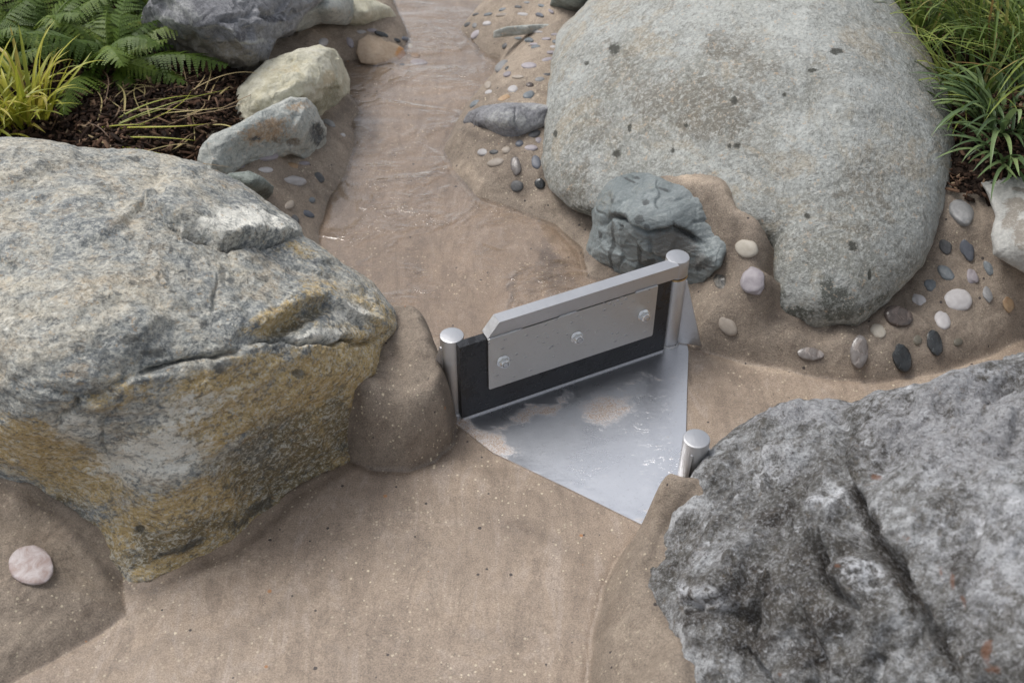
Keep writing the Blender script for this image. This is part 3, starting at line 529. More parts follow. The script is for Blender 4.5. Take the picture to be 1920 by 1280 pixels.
m_crag = rock_material('craggy_grey_stone', [(.2, (.050, .044, .038)), (.42, (.125, .120, .110)), (.6, (.245, .245, .243)), (.8, (.52, .53, .54))], sc=7, speck=.34, speckscale=150, light=(.60, .61, .63), dark=(.05, .045, .04), stretch=(1.2, 1.2, 1), rot=(.3, .6, .6),
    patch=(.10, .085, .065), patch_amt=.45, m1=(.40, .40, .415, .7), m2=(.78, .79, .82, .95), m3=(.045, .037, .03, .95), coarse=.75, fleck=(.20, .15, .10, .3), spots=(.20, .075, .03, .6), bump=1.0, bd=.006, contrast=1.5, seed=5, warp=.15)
rock('craggy_boulder', [(1322, 862), (1350, 835), (1375, 812), (1440, 770), (1500, 754), (1560, 756), (1600, 762), (1645, 738), (1700, 718), (1745, 712), (1790, 690), (1850, 676), (1930, 668), (2080, 690), (2300, 900), (2320, 1300), (2200, 1600), (1900, 1750), (1600, 1720), (1400, 1560), (1290, 1390), (1255, 1290), (1262, 1200),
    (1228, 1130), (1212, 1100), (1218, 1060), (1240, 1000), (1268, 945), (1300, 905)],
    [(1340, 862, .205), (1290, 930, .185), (1250, 1000, .145), (1222, 1060, .11), (1228, 1110, .12), (1275, 1200, .14), (1300, 1290, .15), (1380, 820, .18), (1440, 775, .22), (1520, 765, .26), (1590, 765, .28), (1450, 950, .26), (1350, 1020, .22), (1450, 1150, .25), (1560, 870, .31), (1560, 1000, .31), (1580, 1150, .30),
     (1650, 1250, .30), (1450, 1300, .22), (1300, 1100, .19), (1660, 800, .36), (1640, 900, .36), (1740, 1040, .37), (1800, 1200, .37), (1700, 735, .38), (1860, 690, .43), (1800, 850, .42), (1900, 1000, .44), (2000, 900, .46), (2050, 720, .44), (1950, 1250, .42), (2100, 1200, .44), (1700, 1450, .2), (2000, 1500, .3), (1500, 1450, .1)],
    .05, .3, 7, m_crag, 'craggy dark grey boulder with white mottling in the right foreground', noise=((4, .012), (11, .012), (30, .0045), (90, .0016)), grain=(7, .034, (.75, .6, .25)), facet=[(5, .022), (13, .008)],
    cracks=[([(1581, 880), (1600, 930), (1612, 965), (1640, 1000), (1692, 1058), (1722, 1122), (1756, 1206), (1790, 1310)], 13, .032), ([(1534, 1010), (1545, 1060), (1560, 1095), (1589, 1132), (1630, 1146)], 9, .030), ([(1360, 1190), (1380, 1220), (1400, 1245), (1430, 1290)], 11, .028), ([(1584, 765), (1578, 810), (1570, 850), (1581, 890)], 14, .018), ([(1660, 1220), (1640, 1300)], 12, .020),
            ([(1440, 1070), (1425, 1110), (1400, 1150), (1370, 1190)], 14, .022), ([(1810, 830), (1850, 850), (1885, 843)], 6, .010), ([(1500, 1140), (1530, 1220), (1545, 1300)], 14, .018), ([(1290, 1130), (1340, 1150), (1390, 1140)], 12, .014), ([(1420, 900), (1390, 950), (1350, 975)], 12, .010), ([(1520, 900), (1470, 960), (1400, 1000)], 12, .014), ([(1900, 700), (1860, 740), (1830, 800)], 14, .010), ([(1920, 960), (1860, 960), (1835, 1020), (1850, 1080)], 12, .014)],
    ledges=[([(1594, 840), (1588, 880), (1612, 955), (1643, 990), (1700, 1060), (1740, 1130), (1770, 1210), (1800, 1330)][::-1], 170, .034), ([(1560, 1090), (1589, 1132), (1630, 1146)][::-1], 60, .012)],
    pits=[(1692, 765, 26, 14, 0, .018), (1765, 766, 16, 12, 0, .014), (1740, 850, 10, 8, 0, .006), (1830, 1000, 50, 70, 0, .012), (1560, 1215, 40, 26, -30, .018), (1480, 1215, 50, 22, -30, .018), (1456, 990, 22, 20, 0, .016), (1475, 950, 30, 12, 0, .010), (1352, 955, 26, 14, -30, .012), (1400, 1160, 50, 22, 0, .014), (1880, 800, 40, 16, 0, .008), (1290, 1060, 16, 10, 0, .008), (1390, 860, 22, 8, -30, .006),
          (1597, 1085, 36, 30, 0, -.018), (1400, 1040, 50, 26, -20, -.014), (1320, 1100, 40, 24, 0, -.012), (1540, 960, 30, 24, 0, -.012), (1470, 1150, 34, 26, 0, -.014), (1660, 1150, 30, 40, -30, -.012), (1450, 830, 60, 26, -20, -.010)],
    masks=([(1800, 800, 190, 130, 0, .8), (1880, 1050, 120, 200, 0, .55), (1500, 780, 110, 24, -8, .8)], [(1310, 1120, 60, 26, 10, .6), (1330, 1050, 60, 24, 0, .5), (1560, 930, 60, 24, -30, .45), (1640, 1080, 60, 40, 0, .45), (1860, 1000, 100, 70, 0, .3), (1460, 1110, 60, 40, 0, .35), (1450, 870, 90, 30, -30, .45), (1700, 700, 200, 30, -15, .3), (1400, 1010, 150, 60, -20, .25)],
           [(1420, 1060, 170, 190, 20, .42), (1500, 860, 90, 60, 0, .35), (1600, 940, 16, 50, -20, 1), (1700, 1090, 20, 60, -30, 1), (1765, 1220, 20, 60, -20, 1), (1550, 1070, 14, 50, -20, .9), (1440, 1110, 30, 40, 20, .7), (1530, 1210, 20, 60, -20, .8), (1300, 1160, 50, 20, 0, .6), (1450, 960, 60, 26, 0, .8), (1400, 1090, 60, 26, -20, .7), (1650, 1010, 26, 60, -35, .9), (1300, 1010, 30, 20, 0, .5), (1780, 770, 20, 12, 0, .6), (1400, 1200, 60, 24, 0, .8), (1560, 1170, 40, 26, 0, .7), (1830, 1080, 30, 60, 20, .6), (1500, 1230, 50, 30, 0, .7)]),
    spots=[(1733, 1043, 8, 7), (1790, 1095, 5, 9), (1810, 1110, 6, 16), (1825, 1140, 5, 10), (1870, 1220, 10, 20, 10), (1880, 1250, 14, 8), (1592, 1082, 8, 5, 40), (1640, 890, 10, 8), (1718, 1030, 6, 5), (1455, 1262, 5, 5)], seed=41, eps=30)

m_pale = rock_material('pale_limestone', [(.2, (.30, .295, .275)), (.5, (.40, .395, .37)), (.8, (.50, .49, .46))], sc=7, speck=.25, speckscale=160, light=(.68, .66, .6), dark=(.25, .23, .2), m1=(.22, .19, .155, .85), spots=(.2, .17, .14, .7), bump=.6, seed=9)
rock('pale_flat_stone', [(1838, 342), (1870, 333), (1930, 330), (2060, 345), (2110, 440), (2040, 550), (1965, 545), (1915, 508), (1885, 492), (1862, 478), (1858, 440), (1866, 405), (1852, 365)],
    [(1842, 345, .225), (1900, 335, .235), (1862, 440, .205), (1866, 478, .185), (1915, 500, .17), (1965, 535, .16), (1900, 420, .215), (2000, 400, .24), (2080, 400, .24), (2050, 520, .19), (1850, 385, .215), (1925, 460, .215)],
    .02, .12, 6, m_pale, 'pale flat stone with a brown damp stain at the right edge', noise=((8, .003), (30, .002), (90, .0008)), masks=([(1905, 385, 28, 12, 10, 1), (1895, 410, 14, 22, 20, 1), (1918, 440, 18, 24, 0, 1), (1915, 358, 20, 6, 10, .9)], (), ()), spots=[(1864, 342, 7, 2.5)], seed=51, eps=20, jitpx=5)
m_cream = rock_material('cream_stone', [(.2, (.42, .40, .30)), (.5, (.62, .59, .46)), (.8, (.74, .71, .60))], sc=7, speck=.22, speckscale=140, light=(.80, .78, .70), dark=(.28, .25, .17), patch=(.50, .44, .27), patch_amt=.4, m1=(.25, .23, .15, .7), m2=(.50, .38, .2, .5), bump=.9, seed=12)
rock('cream_rock', [(438, 200), (447, 165), (500, 115), (560, 90), (600, 84), (628, 92), (642, 112), (656, 150), (654, 185), (640, 210), (610, 235), (560, 270), (480, 280), (440, 262)],
    [(655, 180, .03), (640, 205, .0), (600, 225, .04), (520, 250, .1), (440, 225, .15), (445, 165, .19), (500, 118, .21), (570, 90, .21), (615, 90, .19), (645, 120, .13), (560, 150, .21), (500, 180, .2), (610, 150, .17), (630, 170, .11), (590, 190, .12)],
    .04, .18, 6, m_cream, 'cream white rock with yellow stains between the fern and the stream', noise=((7, .008), (22, .004), (70, .0015)), facet=[(9, .010), (22, .003)], cracks=[([(585, 180), (600, 170), (625, 172), (640, 160)], 5, .010)], pits=[(615, 180, 14, 9, -20, .010), (520, 160, 26, 12, -30, .006), (560, 120, 18, 8, -20, .005)],
    masks=([(600, 195, 50, 14, -20, .9), (630, 165, 16, 22, 0, .6), (450, 190, 14, 16, 0, .5)], [(620, 145, 14, 12), (540, 130, 30, 10, 0, .5)], ()), seed=61, eps=15, jitpx=5)
m_rusty = rock_material('rusty_stone', [(.2, (.28, .31, .30)), (.5, (.43, .45, .42)), (.8, (.58, .58, .53))], sc=8, speck=.4, speckscale=140, light=(.66, .65, .6), dark=(.14, .15, .15), m1=(.46, .27, .12, .7), m2=(.045, .055, .065, .9), m3=(.22, .17, .12, .8), coarse=.3, fleck=(.5, .3, .14, .4), bump=.9, seed=14)
rock('rust_speckled_rock', [(368, 300), (374, 278), (398, 252), (440, 235), (500, 202), (545, 182), (575, 184), (592, 200), (602, 222), (614, 240), (612, 268), (600, 285), (575, 300), (545, 290), (510, 300), (460, 310), (420, 335), (385, 330)],
    [(610, 268, .07), (590, 282, .07), (560, 288, .1), (530, 278, .13), (480, 282, .155), (440, 292, .165), (410, 312, .17), (372, 290, .19), (400, 255, .215), (450, 234, .225), (510, 200, .23), (565, 186, .21), (595, 215, .16), (540, 230, .195), (480, 250, .2), (575, 245, .15), (420, 275, .2)],
    .03, .14, 6, m_rusty, 'grey rock speckled with rust and a black corner, in front of the cream rock', noise=((8, .006), (25, .004), (70, .0018)), facet=[(11, .006)], pits=[(548, 265, 10, 7, 0, .010), (595, 250, 9, 12, 0, .008)],
    masks=([(500, 245, 50, 22, -15, .8), (560, 200, 26, 12, 0, .6)], [(595, 252, 16, 22, 0, 1), (478, 258, 12, 5, 0, .7)], [(550, 266, 14, 8, 0, 1), (520, 262, 16, 6, 0, .7)]), seed=71, eps=15, jitpx=4)
m_green = rock_material('green_grey_stone', [(.2, (.13, .15, .13)), (.5, (.23, .26, .235)), (.8, (.36, .39, .36))], sc=12, speck=.3, speckscale=170, light=(.45, .47, .44), dark=(.08, .09, .08), stretch=(1, 1, 3), rot=(0, .6, 0), m1=(.07, .065, .05, .8), bump=.8, seed=15, spots=None)
rock('green_grey_rock', [(415, 335), (430, 324), (468, 321), (495, 334), (514, 350), (510, 364), (490, 380), (450, 380)], [(515, 355, .13), (500, 368, .12), (470, 322, .2), (430, 326, .2), (470, 345, .19), (450, 370, .14), (495, 345, .17)],
    .03, .06, 5, m_green, 'small green-grey rock half hidden behind the schist boulder', noise=((10, .008), (30, .004)), masks=([(495, 365, 16, 10)], (), ()), seed=81, eps=8, jitpx=3)
m_slate = rock_material('dark_slate_stone', [(.2, (.14, .14, .148)), (.5, (.24, .24, .252)), (.8, (.38, .38, .385))], sc=7, speck=.35, speckscale=120, light=(.40, .40, .42), dark=(.06, .06, .07), m1=(.29, .255, .20, .9), m2=(.46, .46, .44, .8), m3=(.045, .045, .055, .8), bump=1, seed=16, coarse=.3)
rock('bank_slate_stone', [(868, 228), (878, 210), (905, 198), (950, 193), (1000, 193), (1040, 200), (1040, 232), (1005, 245), (975, 262), (935, 272), (905, 262), (876, 250)],
    [(872, 240, .05), (905, 257, .055), (945, 264, .085), (1000, 242, .12), (1030, 225, .135), (875, 212, .09), (910, 199, .13), (980, 195, .16), (1035, 203, .165), (950, 225, .15), (900, 228, .115)],
    .035, .08, 6, m_slate, 'blue-grey stone set into the pebbled bank, touching the granite boulder', noise=((9, .007), (28, .004), (80, .0012)), masks=((), [(950, 225, 60, 20, 0, .6), (1000, 200, 40, 8, 0, .5)], [(885, 240, 24, 14, 20, .9), (930, 258, 30, 6, 10, .7)]), cracks=[([(968, 200), (965, 225), (975, 245)], 3, .005)], seed=91, eps=12, jitpx=4)
rock('dark_slate_rock', [(262, 60), (268, 15), (290, -30), (380, -80), (520, -85), (600, -50), (612, -5), (572, 30), (552, 58), (520, 74), (508, 100), (498, 135), (480, 165), (420, 160), (360, 135), (300, 120), (272, 100)],
    [(480, 138, .14), (430, 132, .16), (350, 108, .17), (290, 100, .19), (270, 50, .25), (340, 42, .32), (400, 48, .32), (440, 75, .29), (500, 72, .22), (545, 50, .2), (560, 10, .24), (400, 0, .35), (450, 30, .32), (300, 0, .34), (400, -60, .36), (540, -50, .3), (460, 95, .25), (400, 90, .235)],
    .03, .22, 6, m_slate, 'broken dark slate rock with pale edges beside the fern', noise=((6, .008), (20, .005), (60, .002)), facet=[(7, .018), (18, .006)], ledges=[([(300, 42), (350, 42), (400, 50), (430, 58), (445, 80), (470, 85), (500, 72)][::-1], 40, .014)], cracks=[([(400, 35), (470, 32), (540, 30)], 5, .012)],
    masks=([(400, 105, 110, 30, 14, 1), (290, 80, 40, 40, 0, .6)], [(330, 40, 70, 6, 6, .9), (420, 55, 40, 6, 12, .9), (470, 80, 40, 6, 0, .8), (345, 20, 60, 14, 20, .5)], [(450, 65, 16, 14, 0, .8), (520, 38, 30, 6, 0, .7)]), seed=101, eps=12, jitpx=5)
rock('pale_grey_rock', [(540, 62), (552, 40), (572, 10), (600, -15), (640, -22), (668, 0), (672, 34), (650, 48), (600, 45), (565, 58)], [(548, 55, .15), (600, 40, .13), (655, 38, .1), (600, -15, .2), (660, 0, .15), (610, 15, .2), (570, 20, .2), (640, 20, .17)],
    .035, .12, 5, m_rusty, 'pale grey rock between the dark slate and a greenish white one', noise=((8, .008), (25, .003)), masks=((), (), ()), seed=111, eps=10, jitpx=3)
rock('greenish_white_rock', [(648, 40), (645, 8), (665, -8), (700, -2), (732, 14), (749, 40), (740, 56), (700, 62), (665, 58)], [(745, 50, .01), (700, 54, .03), (660, 48, .07), (650, 5, .14), (700, 2, .12), (735, 20, .08), (690, 25, .12)],
    .03, .1, 5, m_cream, 'greenish white rock with a rounded end at the stream edge', noise=((9, .008), (28, .003)), masks=([(700, 50, 50, 8, 5, .8)], (), ()), seed=121, eps=10, jitpx=3)
m_tan = rock_material('orange_sandstone', [(.2, (.33, .25, .18)), (.5, (.42, .32, .23)), (.8, (.48, .39, .30))], sc=9, speck=.15, speckscale=140, light=(.6, .48, .34), dark=(.25, .15, .08), m1=(.42, .19, .05, .8), bump=.4, seed=17)
rock('orange_flat_rock', [(668, 100), (672, 76), (690, 64), (725, 72), (758, 92), (762, 106), (748, 118), (705, 124), (676, 118)], [(672, 112, .02), (745, 116, .0), (760, 102, .002), (690, 66, .058), (730, 76, .038), (705, 98, .032), (672, 85, .052)],
    .008, .06, 5, m_tan, 'smooth orange-tan stone at the left edge of the water', noise=((9, .004), (30, .001)), masks=([(753, 100, 10, 12)], (), ()), seed=131, eps=10, jitpx=3)
rock('dark_back_rock', [(1030, 10), (1040, -20), (1080, -40), (1140, -35), (1150, 0), (1122, 8), (1092, 24), (1060, 20)], [(1060, 18, .17), (1092, 22, .17), (1035, 0, .19), (1080, -35, .27), (1120, 0, .2), (1080, 0, .24)],
    .03, .1, 5, m_green, 'dark weathered rock at the top, behind the granite boulder', noise=((8, .012), (25, .006)), masks=([(1090, 18, 40, 6)], (), ()), seed=141, eps=10, jitpx=3)
rock('low_flat_rock', [(924, 72), (926, 58), (950, 50), (1000, 46), (1060, 44), (1070, 56), (1010, 62), (960, 68)], [(926, 66, .10), (950, 52, .128), (1000, 47, .143), (1060, 46, .15), (1060, 58, .145), (1000, 62, .12), (960, 66, .105), (990, 54, .140)],
    .008, .05, 5, m_rusty, 'low flat green-grey stone across the upper pebbled bank', noise=((9, .004), (30, .002)), masks=((), (), ()), seed=151, eps=8, jitpx=2)
#@@METAL
# ------------------------------------------------------------------ steel sluice gate
import bmesh
def steel_material(name, base=(.64, .64, .65), rough=.3, drops=0, brushed=0, sed=False):
    g = G(name); bl = g.noise(11, 5, .65, .8); fn = g.noise(160, 4, .7); br = g.noise(60, 4, .7, 0, g.scale(1, 1, 40)); br2 = g.noise(40, 4, .7, 0, g.scale(1.5, 30, 1, rz=.6))
    c = g.mix(bl, tuple(x * .86 for x in base), base)
    c = g.mix(g.math('MULTIPLY', g.step(fn, .55, .7), .18), c, (.36, .34, .32))
    r = g.math('ADD', rough - .07, g.math('MULTIPLY', bl, .18)); h = g.math('MULTIPLY', br if not sed else br2, .5)
    if drops:
        wv = g.n('VectorMath', {0: g.v, 1: g.noise(35, 2, .5, 0, None, True)}, operation='MULTIPLY_ADD'); g.put(wv.inputs[1], (1, 1, 1)); 
        dv = g.n('TexVoronoi', {'Vector': g.scale(.75, 1, 1.3, ry=.5), 'Scale': 95}); cc = g.n('SeparateColor', {0: dv.outputs['Color']})
        on = g.math('MULTIPLY', g.math('LESS_THAN', cc.outputs[0], .34), g.step(g.noise(14, 3, .6), .38, .55))
        dome = g.math('MULTIPLY', g.step(g.math('SUBTRACT', g.math('MULTIPLY_ADD', cc.outputs[1], .35, .12), dv.outputs['Distance']), 0, .12), on)
        h = g.math('ADD', h, g.math('MULTIPLY', dome, drops)); r = g.math('SUBTRACT', r, g.math('MULTIPLY', dome, .15)); c = g.mix(g.math('MULTIPLY', dome, .30), c, (.25, .245, .24))
    if sed:
        a = g.attr('mask', 0); nn = g.noise(45, 6, .75, 1.2, g.scale(1, 1.7, 1, rz=-.3)); n2 = g.noise(330, 3, .8)
        sm = g.math('MULTIPLY', g.step(g.math('ADD', a, g.math('MULTIPLY', g.math('SUBTRACT', nn, .5), 1.6)), .25, 1.25), g.math('MULTIPLY_ADD', g.step(n2, .40, .6), .7, .3))
        streak = g.math('MULTIPLY', g.step(g.noise(70, 5, .8, .8, g.scale(1, 2.6, 1, rz=-.45)), .60, .66), g.attr('mask', 1))
        sm = g.math('MAXIMUM', sm, g.math('MULTIPLY', streak, .35))
        c = g.mix(sm, c, (.42, .27, .155)); r = g.math('ADD', r, g.math('MULTIPLY', sm, .4)); met = g.math('SUBTRACT', 1, sm); h = g.math('ADD', h, g.math('MULTIPLY', sm, 1))
        rip = g.noise(24, 3, .5, .5, g.scale(1, 2.2, 1, rz=-.58)); h = g.math('ADD', h, g.math('MULTIPLY', rip, g.math('MULTIPLY', g.attr('mask', 2), 3)))
        return g.bsdf(c, r, g.bump(h, .35, .0012), metallic=met, coat=.6, coat_rough=.08)
    return g.bsdf(c, r, g.bump(h, .6, .002), metallic=1)
M_steel = steel_material('brushed_steel', rough=.34); M_drop = steel_material('wet_spotted_steel', rough=.36, drops=3.0, base=(.64, .635, .62)); M_floor = steel_material('steel_floor', base=(.88, .89, .92), rough=.27, sed=True)
g = G('weld_bead'); M_weld = g.bsdf((.62, .62, .62), .32, g.bump(g.noise(500, 2, .5), .8, .002), metallic=1)
g = G('bright_zinc'); M_nut = g.bsdf((.80, .80, .79), .13, g.bump(g.noise(200, 2, .6), .15, .001), metallic=1)
g = G('brass'); M_brass = g.bsdf((.62, .42, .20), .3, metallic=1)
g = G('black_plastic')
dv = g.n('TexVoronoi', {'Vector': g.scale(.8, 1, 1.2, ry=.5), 'Scale': 85}); cc = g.n('SeparateColor', {0: dv.outputs['Color']})
dome = g.math('MULTIPLY', g.step(g.math('SUBTRACT', g.math('MULTIPLY_ADD', cc.outputs[1], .35, .1), dv.outputs['Distance']), 0, .1), g.math('LESS_THAN', cc.outputs[0], .25))
wetm = g.step(g.noise(16, 4, .7, 1), .48, .56)
M_black = g.bsdf(g.mix(wetm, (.017, .018, .022), (.006, .006, .007)), g.math('SUBTRACT', g.math('MULTIPLY_ADD', wetm, -.24, .40), g.math('MULTIPLY', dome, .15)), g.bump(g.math('ADD', g.math('MULTIPLY', dome, 1.5), g.noise(250, 3, .7)), .4, .0012), spec=.5)

def bm_obj(name, bm, mat, parent=None, loc=(0, 0, 0), bevel=0, seg=2, smooth_ang=35):
    if bevel:
        ed = [e for e in bm.edges if len(e.link_faces) == 2 and e.calc_face_angle(0) > math.radians(30)]
        bmesh.ops.bevel(bm, geom=ed, offset=bevel, segments=seg, affect='EDGES', profile=.6)
    bmesh.ops.recalc_face_normals(bm, faces=bm.faces)
    me = bpy.data.meshes.new(name); bm.to_mesh(me); bm.free(); me.materials.append(mat)
    me.polygons.foreach_set('use_smooth', np.ones(len(me.polygons), bool))
    try: me.set_sharp_from_angle(angle=math.radians(smooth_ang))
    except Exception: pass
    o = bpy.data.objects.new(name, me); COL.objects.link(o); o.location = loc
    if parent: o.parent = parent
    return o
def prism(pts, axis, a, b, bm=None):
    """extrude a 2D outline between a and b along the axis (0,1,2)"""
    bm = bm or bmesh.new()
    def mk(p, t):
        q = list(p); q.insert(axis, t); return bm.verts.new(q)
    A = [mk(p, a) for p in pts]; B = [mk(p, b) for p in pts]; n = len(pts)
    bm.faces.new(A); bm.faces.new(B[::-1])
    for i in range(n): bm.faces.new((A[i], B[i], B[(i + 1) % n], A[(i + 1) % n]))
    return bm
def lathe(prof, seg=48, bm=None):
    bm = bm or bmesh.new(); rings = []
    for r, z in prof:
        rings.append([bm.verts.new((r * math.cos(2 * math.pi * i / seg), r * math.sin(2 * math.pi * i / seg), z)) for i in range(seg)] if r > 1e-6 else [bm.verts.new((0, 0, z))])
    for a, b in zip(rings[:-1], rings[1:]):
        for i in range(seg):
            j = (i + 1) % seg
            if len(a) == 1: bm.faces.new((a[0], b[i], b[j]))
            elif len(b) == 1: bm.faces.new((a[i], b[0], a[j]))
            else: bm.faces.new((a[i], b[i], b[j], a[j]))
    return bm
HP = np.array([.3070, 1.6820]); LP = np.array([-.1057, 1.4952]); TP = np.array([.2905, 1.2321]); PR = .0212
GA = math.atan2(LP[1] - HP[1], LP[0] - HP[0]) ; GA2 = GA + .032
def bead(name, path, r, parent, mat=None, seed=0):
    """lumpy weld bead along a path of 3D points"""
    rnd = random.Random(seed); bm = bmesh.new(); rings = []; n = 8; P = [Vector(p) for p in path]
    Q = []
    for a, b in zip(P[:-1], P[1:]):
        m = max(2, int((b - a).length / .0025)); Q += [a.lerp(b, i / m) for i in range(m)]
    Q.append(P[-1])
    for i, q in enumerate(Q):
        t = (Q[min(i + 1, len(Q) - 1)] - Q[max(i - 1, 0)]).normalized(); u = t.orthogonal().normalized(); w = t.cross(u)
        rr = r * (.8 + .4 * rnd.random()) * (1 if 0 < i < len(Q) - 1 else .3)
        rings.append([bm.verts.new(q + (u * math.cos(2 * math.pi * k / n) + w * math.sin(2 * math.pi * k / n)) * rr) for k in range(n)])
    for a, b in zip(rings[:-1], rings[1:]):
        for k in range(n): bm.faces.new((a[k], b[k], b[(k + 1) % n], a[(k + 1) % n]))
    bm.faces.new(rings[0]); bm.faces.new(rings[-1][::-1])
    return bm_obj(name, bm, mat or M_weld, parent)

leaf = tag(empty('sluice_gate', (HP[0], HP[1], 0), GA2), 'hinged black sluice gate panel with three chrome nuts under its steel top rail', 'sluice gate')
Y0, Y1 = .004, .0215
bm_obj('panel', prism([(.0225, .006), (.454, .005), (.454, .180), (.0225, .180)], 1, Y0, Y1), M_black, leaf, bevel=.0016)
RY0, RY1 = .0005, .0245
rail = bmesh.new()
prism([(.012, .183), (.4015, .183), (.3785, .2125), (.012, .2125)], 1, RY0, RY1, rail)
bm_obj('top_rail', rail, M_steel, leaf, bevel=.0052, seg=4)
bm_obj('hinge_collar', lathe([(0, .1745), (.0215, .1745), (.0222, .1755), (.0222, .2110), (.0214, .2128), (.0195, .2132), (0, .2134)], 56), M_steel, leaf)
cp = bm_obj('clamp_plate', prism([(.055, .0615), (.0575, .059), (.3985, .0605), (.401, .063), (.401, .1815), (.055, .1815)], 1, Y1 + .0003, Y1 + .0043), M_drop, leaf, bevel=.0009)
for s, (a, b) in enumerate(((.056, .104), (.225, .262), (.335, .402))):
    bead('weld', [(a, Y1 + .0046, .1822), (b, Y1 + .0046, .1822)], .0018, cp, seed=s)
for nx in (.373, .2235, .081):
    nz = .121; bmn = bmesh.new()
    hexp = [(.0108 * math.cos(math.pi / 3 * k + .3), .0108 * math.sin(math.pi / 3 * k + .3)) for k in range(6)]
    nut = bm_obj('nut', prism(hexp, 1, 0, .0075), M_nut, leaf, loc=(nx, Y1 + .0058, nz), bevel=.0009)
    w = bm_obj('washer', lathe([(0, 0), (.0125, 0), (.0128, .0006), (.0125, .0014), (0, .0014)], 40), M_nut, nut, loc=(0, -.0014, 0)); w.rotation_euler = (-math.pi / 2, 0, 0)
    c2 = bm_obj('nut_collar', lathe([(.0088, 0), (.0088, .0022), (.0078, .0034), (.0062, .0036), (.0058, .002), (.0058, 0)], 32), M_nut, nut, loc=(0, .0074, 0)); c2.rotation_euler = (-math.pi / 2, 0, 0)
    b2 = bm_obj('bolt_end', lathe([(.0052, 0), (.0052, .0040), (.0043, .0050), (0, .0050)], 24), M_steel, nut, loc=(0, .0070, 0)); b2.rotation_euler = (-math.pi / 2, 0, 0)
# bottom seal strip
bm_obj('bottom_seal', prism([(Y0 + .001, .0035), (Y1 + .0012, .0035), (Y1 + .0012, .0072), (Y0 + .001, .0072)], 0, .024, .4545), M_steel, leaf, bevel=.0006)

def fin(ang, top, reach, foot, post, th=.004, kink=None):
    """triangular stiffener plate standing on the floor and welded to the post"""
    pts = [(PR * .9, foot), (PR + reach, foot)]
    if kink: pts += kink
    pts += [(PR + .002, top), (PR * .9, top)]
    o = bm_obj('stiffener_fin', prism(pts, 1, -th / 2, th / 2), M_steel, post, bevel=.0006); o.rotation_euler = (0, 0, ang); 
    wd = bead('weld', [(PR + .001, th / 2, top), (PR + .001, th / 2, foot + .01)], .0016, o, seed=int(ang * 10)); return o
def post(name, P, h, label, lip=True):
    e = tag(empty(name, (P[0], P[1], 0)), label, 'post', 'steel posts of the sluice gate')
    t = bm_obj('tube', lathe([(0, -.02), (PR, -.02), (PR, h - .0015), (PR - .0006, h - .0006), (PR - .003, h), (0, h + .0002)], 64), M_steel, e)
    bead('foot_weld', [((PR + .0015) * np.array((math.cos(a), math.sin(a)))).tolist() + [.005] for a in np.linspace(0, 2 * math.pi, 33)], .0022, e, seed=3)
    return e
hp = post('hinge_post', HP, .1690, 'steel hinge post with a brass ring, carrying the gate leaf')
tag(bm_obj('brass_ring', lathe([(.018, .1695), (.0222, .1695), (.0228, .1710), (.0222, .1728), (.018, .1728)], 48), M_brass, hp))
fin(math.radians(-14), .160, .046, .006, hp)
sp_ = post('stop_post', LP, .181, 'short round steel post at the left end of the black gate panel')
fin(math.radians(205), .160, .030, -.01, sp_, kink=[(PR + .036, .06)])
tp = post('stop_post', TP, .200, 'short round steel post half buried in concrete below the craggy boulder')
fin(math.radians(-112), .182, .06, -.01, tp); fin(math.radians(-25), .185, .018, .1, tp)

# steel floor
FP = [(-.142, 1.505), (.300, 1.712), (.346, 1.700), (.3455, 1.650), (.331, 1.545), (.3155, 1.425), (.3025, 1.30), (.262, 1.235), (.2285, 1.213), (.10, 1.297), (-.034, 1.3815), (-.1015, 1.452), (-.118, 1.475)]
bm = bmesh.new(); vs = [bm.verts.new((x, y, .0035)) for x, y in FP]; bm.faces.new(vs)
for k in range(-16, 40):
    bmesh.ops.bisect_plane(bm, geom=bm.verts[:] + bm.edges[:] + bm.faces[:], plane_co=(k * .01, 0, 0), plane_no=(1, 0, 0))
for k in range(120, 173):
    bmesh.ops.bisect_plane(bm, geom=bm.verts[:] + bm.edges[:] + bm.faces[:], plane_co=(0, k * .01, 0), plane_no=(0, 1, 0))
ex = bmesh.ops.extrude_face_region(bm, geom=bm.faces[:]); bmesh.ops.translate(bm, vec=(0, 0, -.006), verts=[v for v in ex['geom'] if isinstance(v, bmesh.types.BMVert)])
pl = bm_obj('steel_floor_plate', bm, M_floor, loc=(0, 0, 0))
co = np.empty(len(pl.data.vertices) * 3, np.float32); pl.data.vertices.foreach_get('co', co); co = co.reshape(-1, 3); uvp = proj(co)
jp = np.stack([fbm(co, 25, 4, seed=61), fbm(co, 25, 4, seed=62)], -1) * 26
mk = np.zeros((len(co), 4), np.float32); mk[:, 3] = 1
mk[:, 0] = np.clip(blobs(uvp, [(1142, 768, 46, 26, -10, 1), (1010, 768, 70, 14, -20, 1), (900, 825, 60, 26, 20, 1.3), (1230, 705, 50, 6, 0, .7), (868, 805, 30, 24, 0, 1.2), (940, 800, 30, 9, -25, .8), (1180, 715, 50, 8, -15, .6), (1225, 945, 26, 6, -15, .9), (1222, 970, 7, 18, 10, .8), (1280, 960, 10, 30, 0, .3), (1200, 975, 8, 12, 0, .6)], jp), 0, 1)
mk[:, 1] = np.clip(blobs(uvp, [(1240, 865, 50, 50), (1180, 760, 100, 60, 0, .8), (1110, 900, 60, 40, 0, .5)], jp), 0, 1)
mk[:, 2] = np.clip(1 - np.abs((uvp[:, 1] - 850) - (uvp[:, 0] - 925) * .483) / 26, 0, 1) * (uvp[:, 0] > 910)
at = pl.data.color_attributes.new('mask', 'FLOAT_COLOR', 'POINT'); at.data.foreach_set('color', mk.ravel())
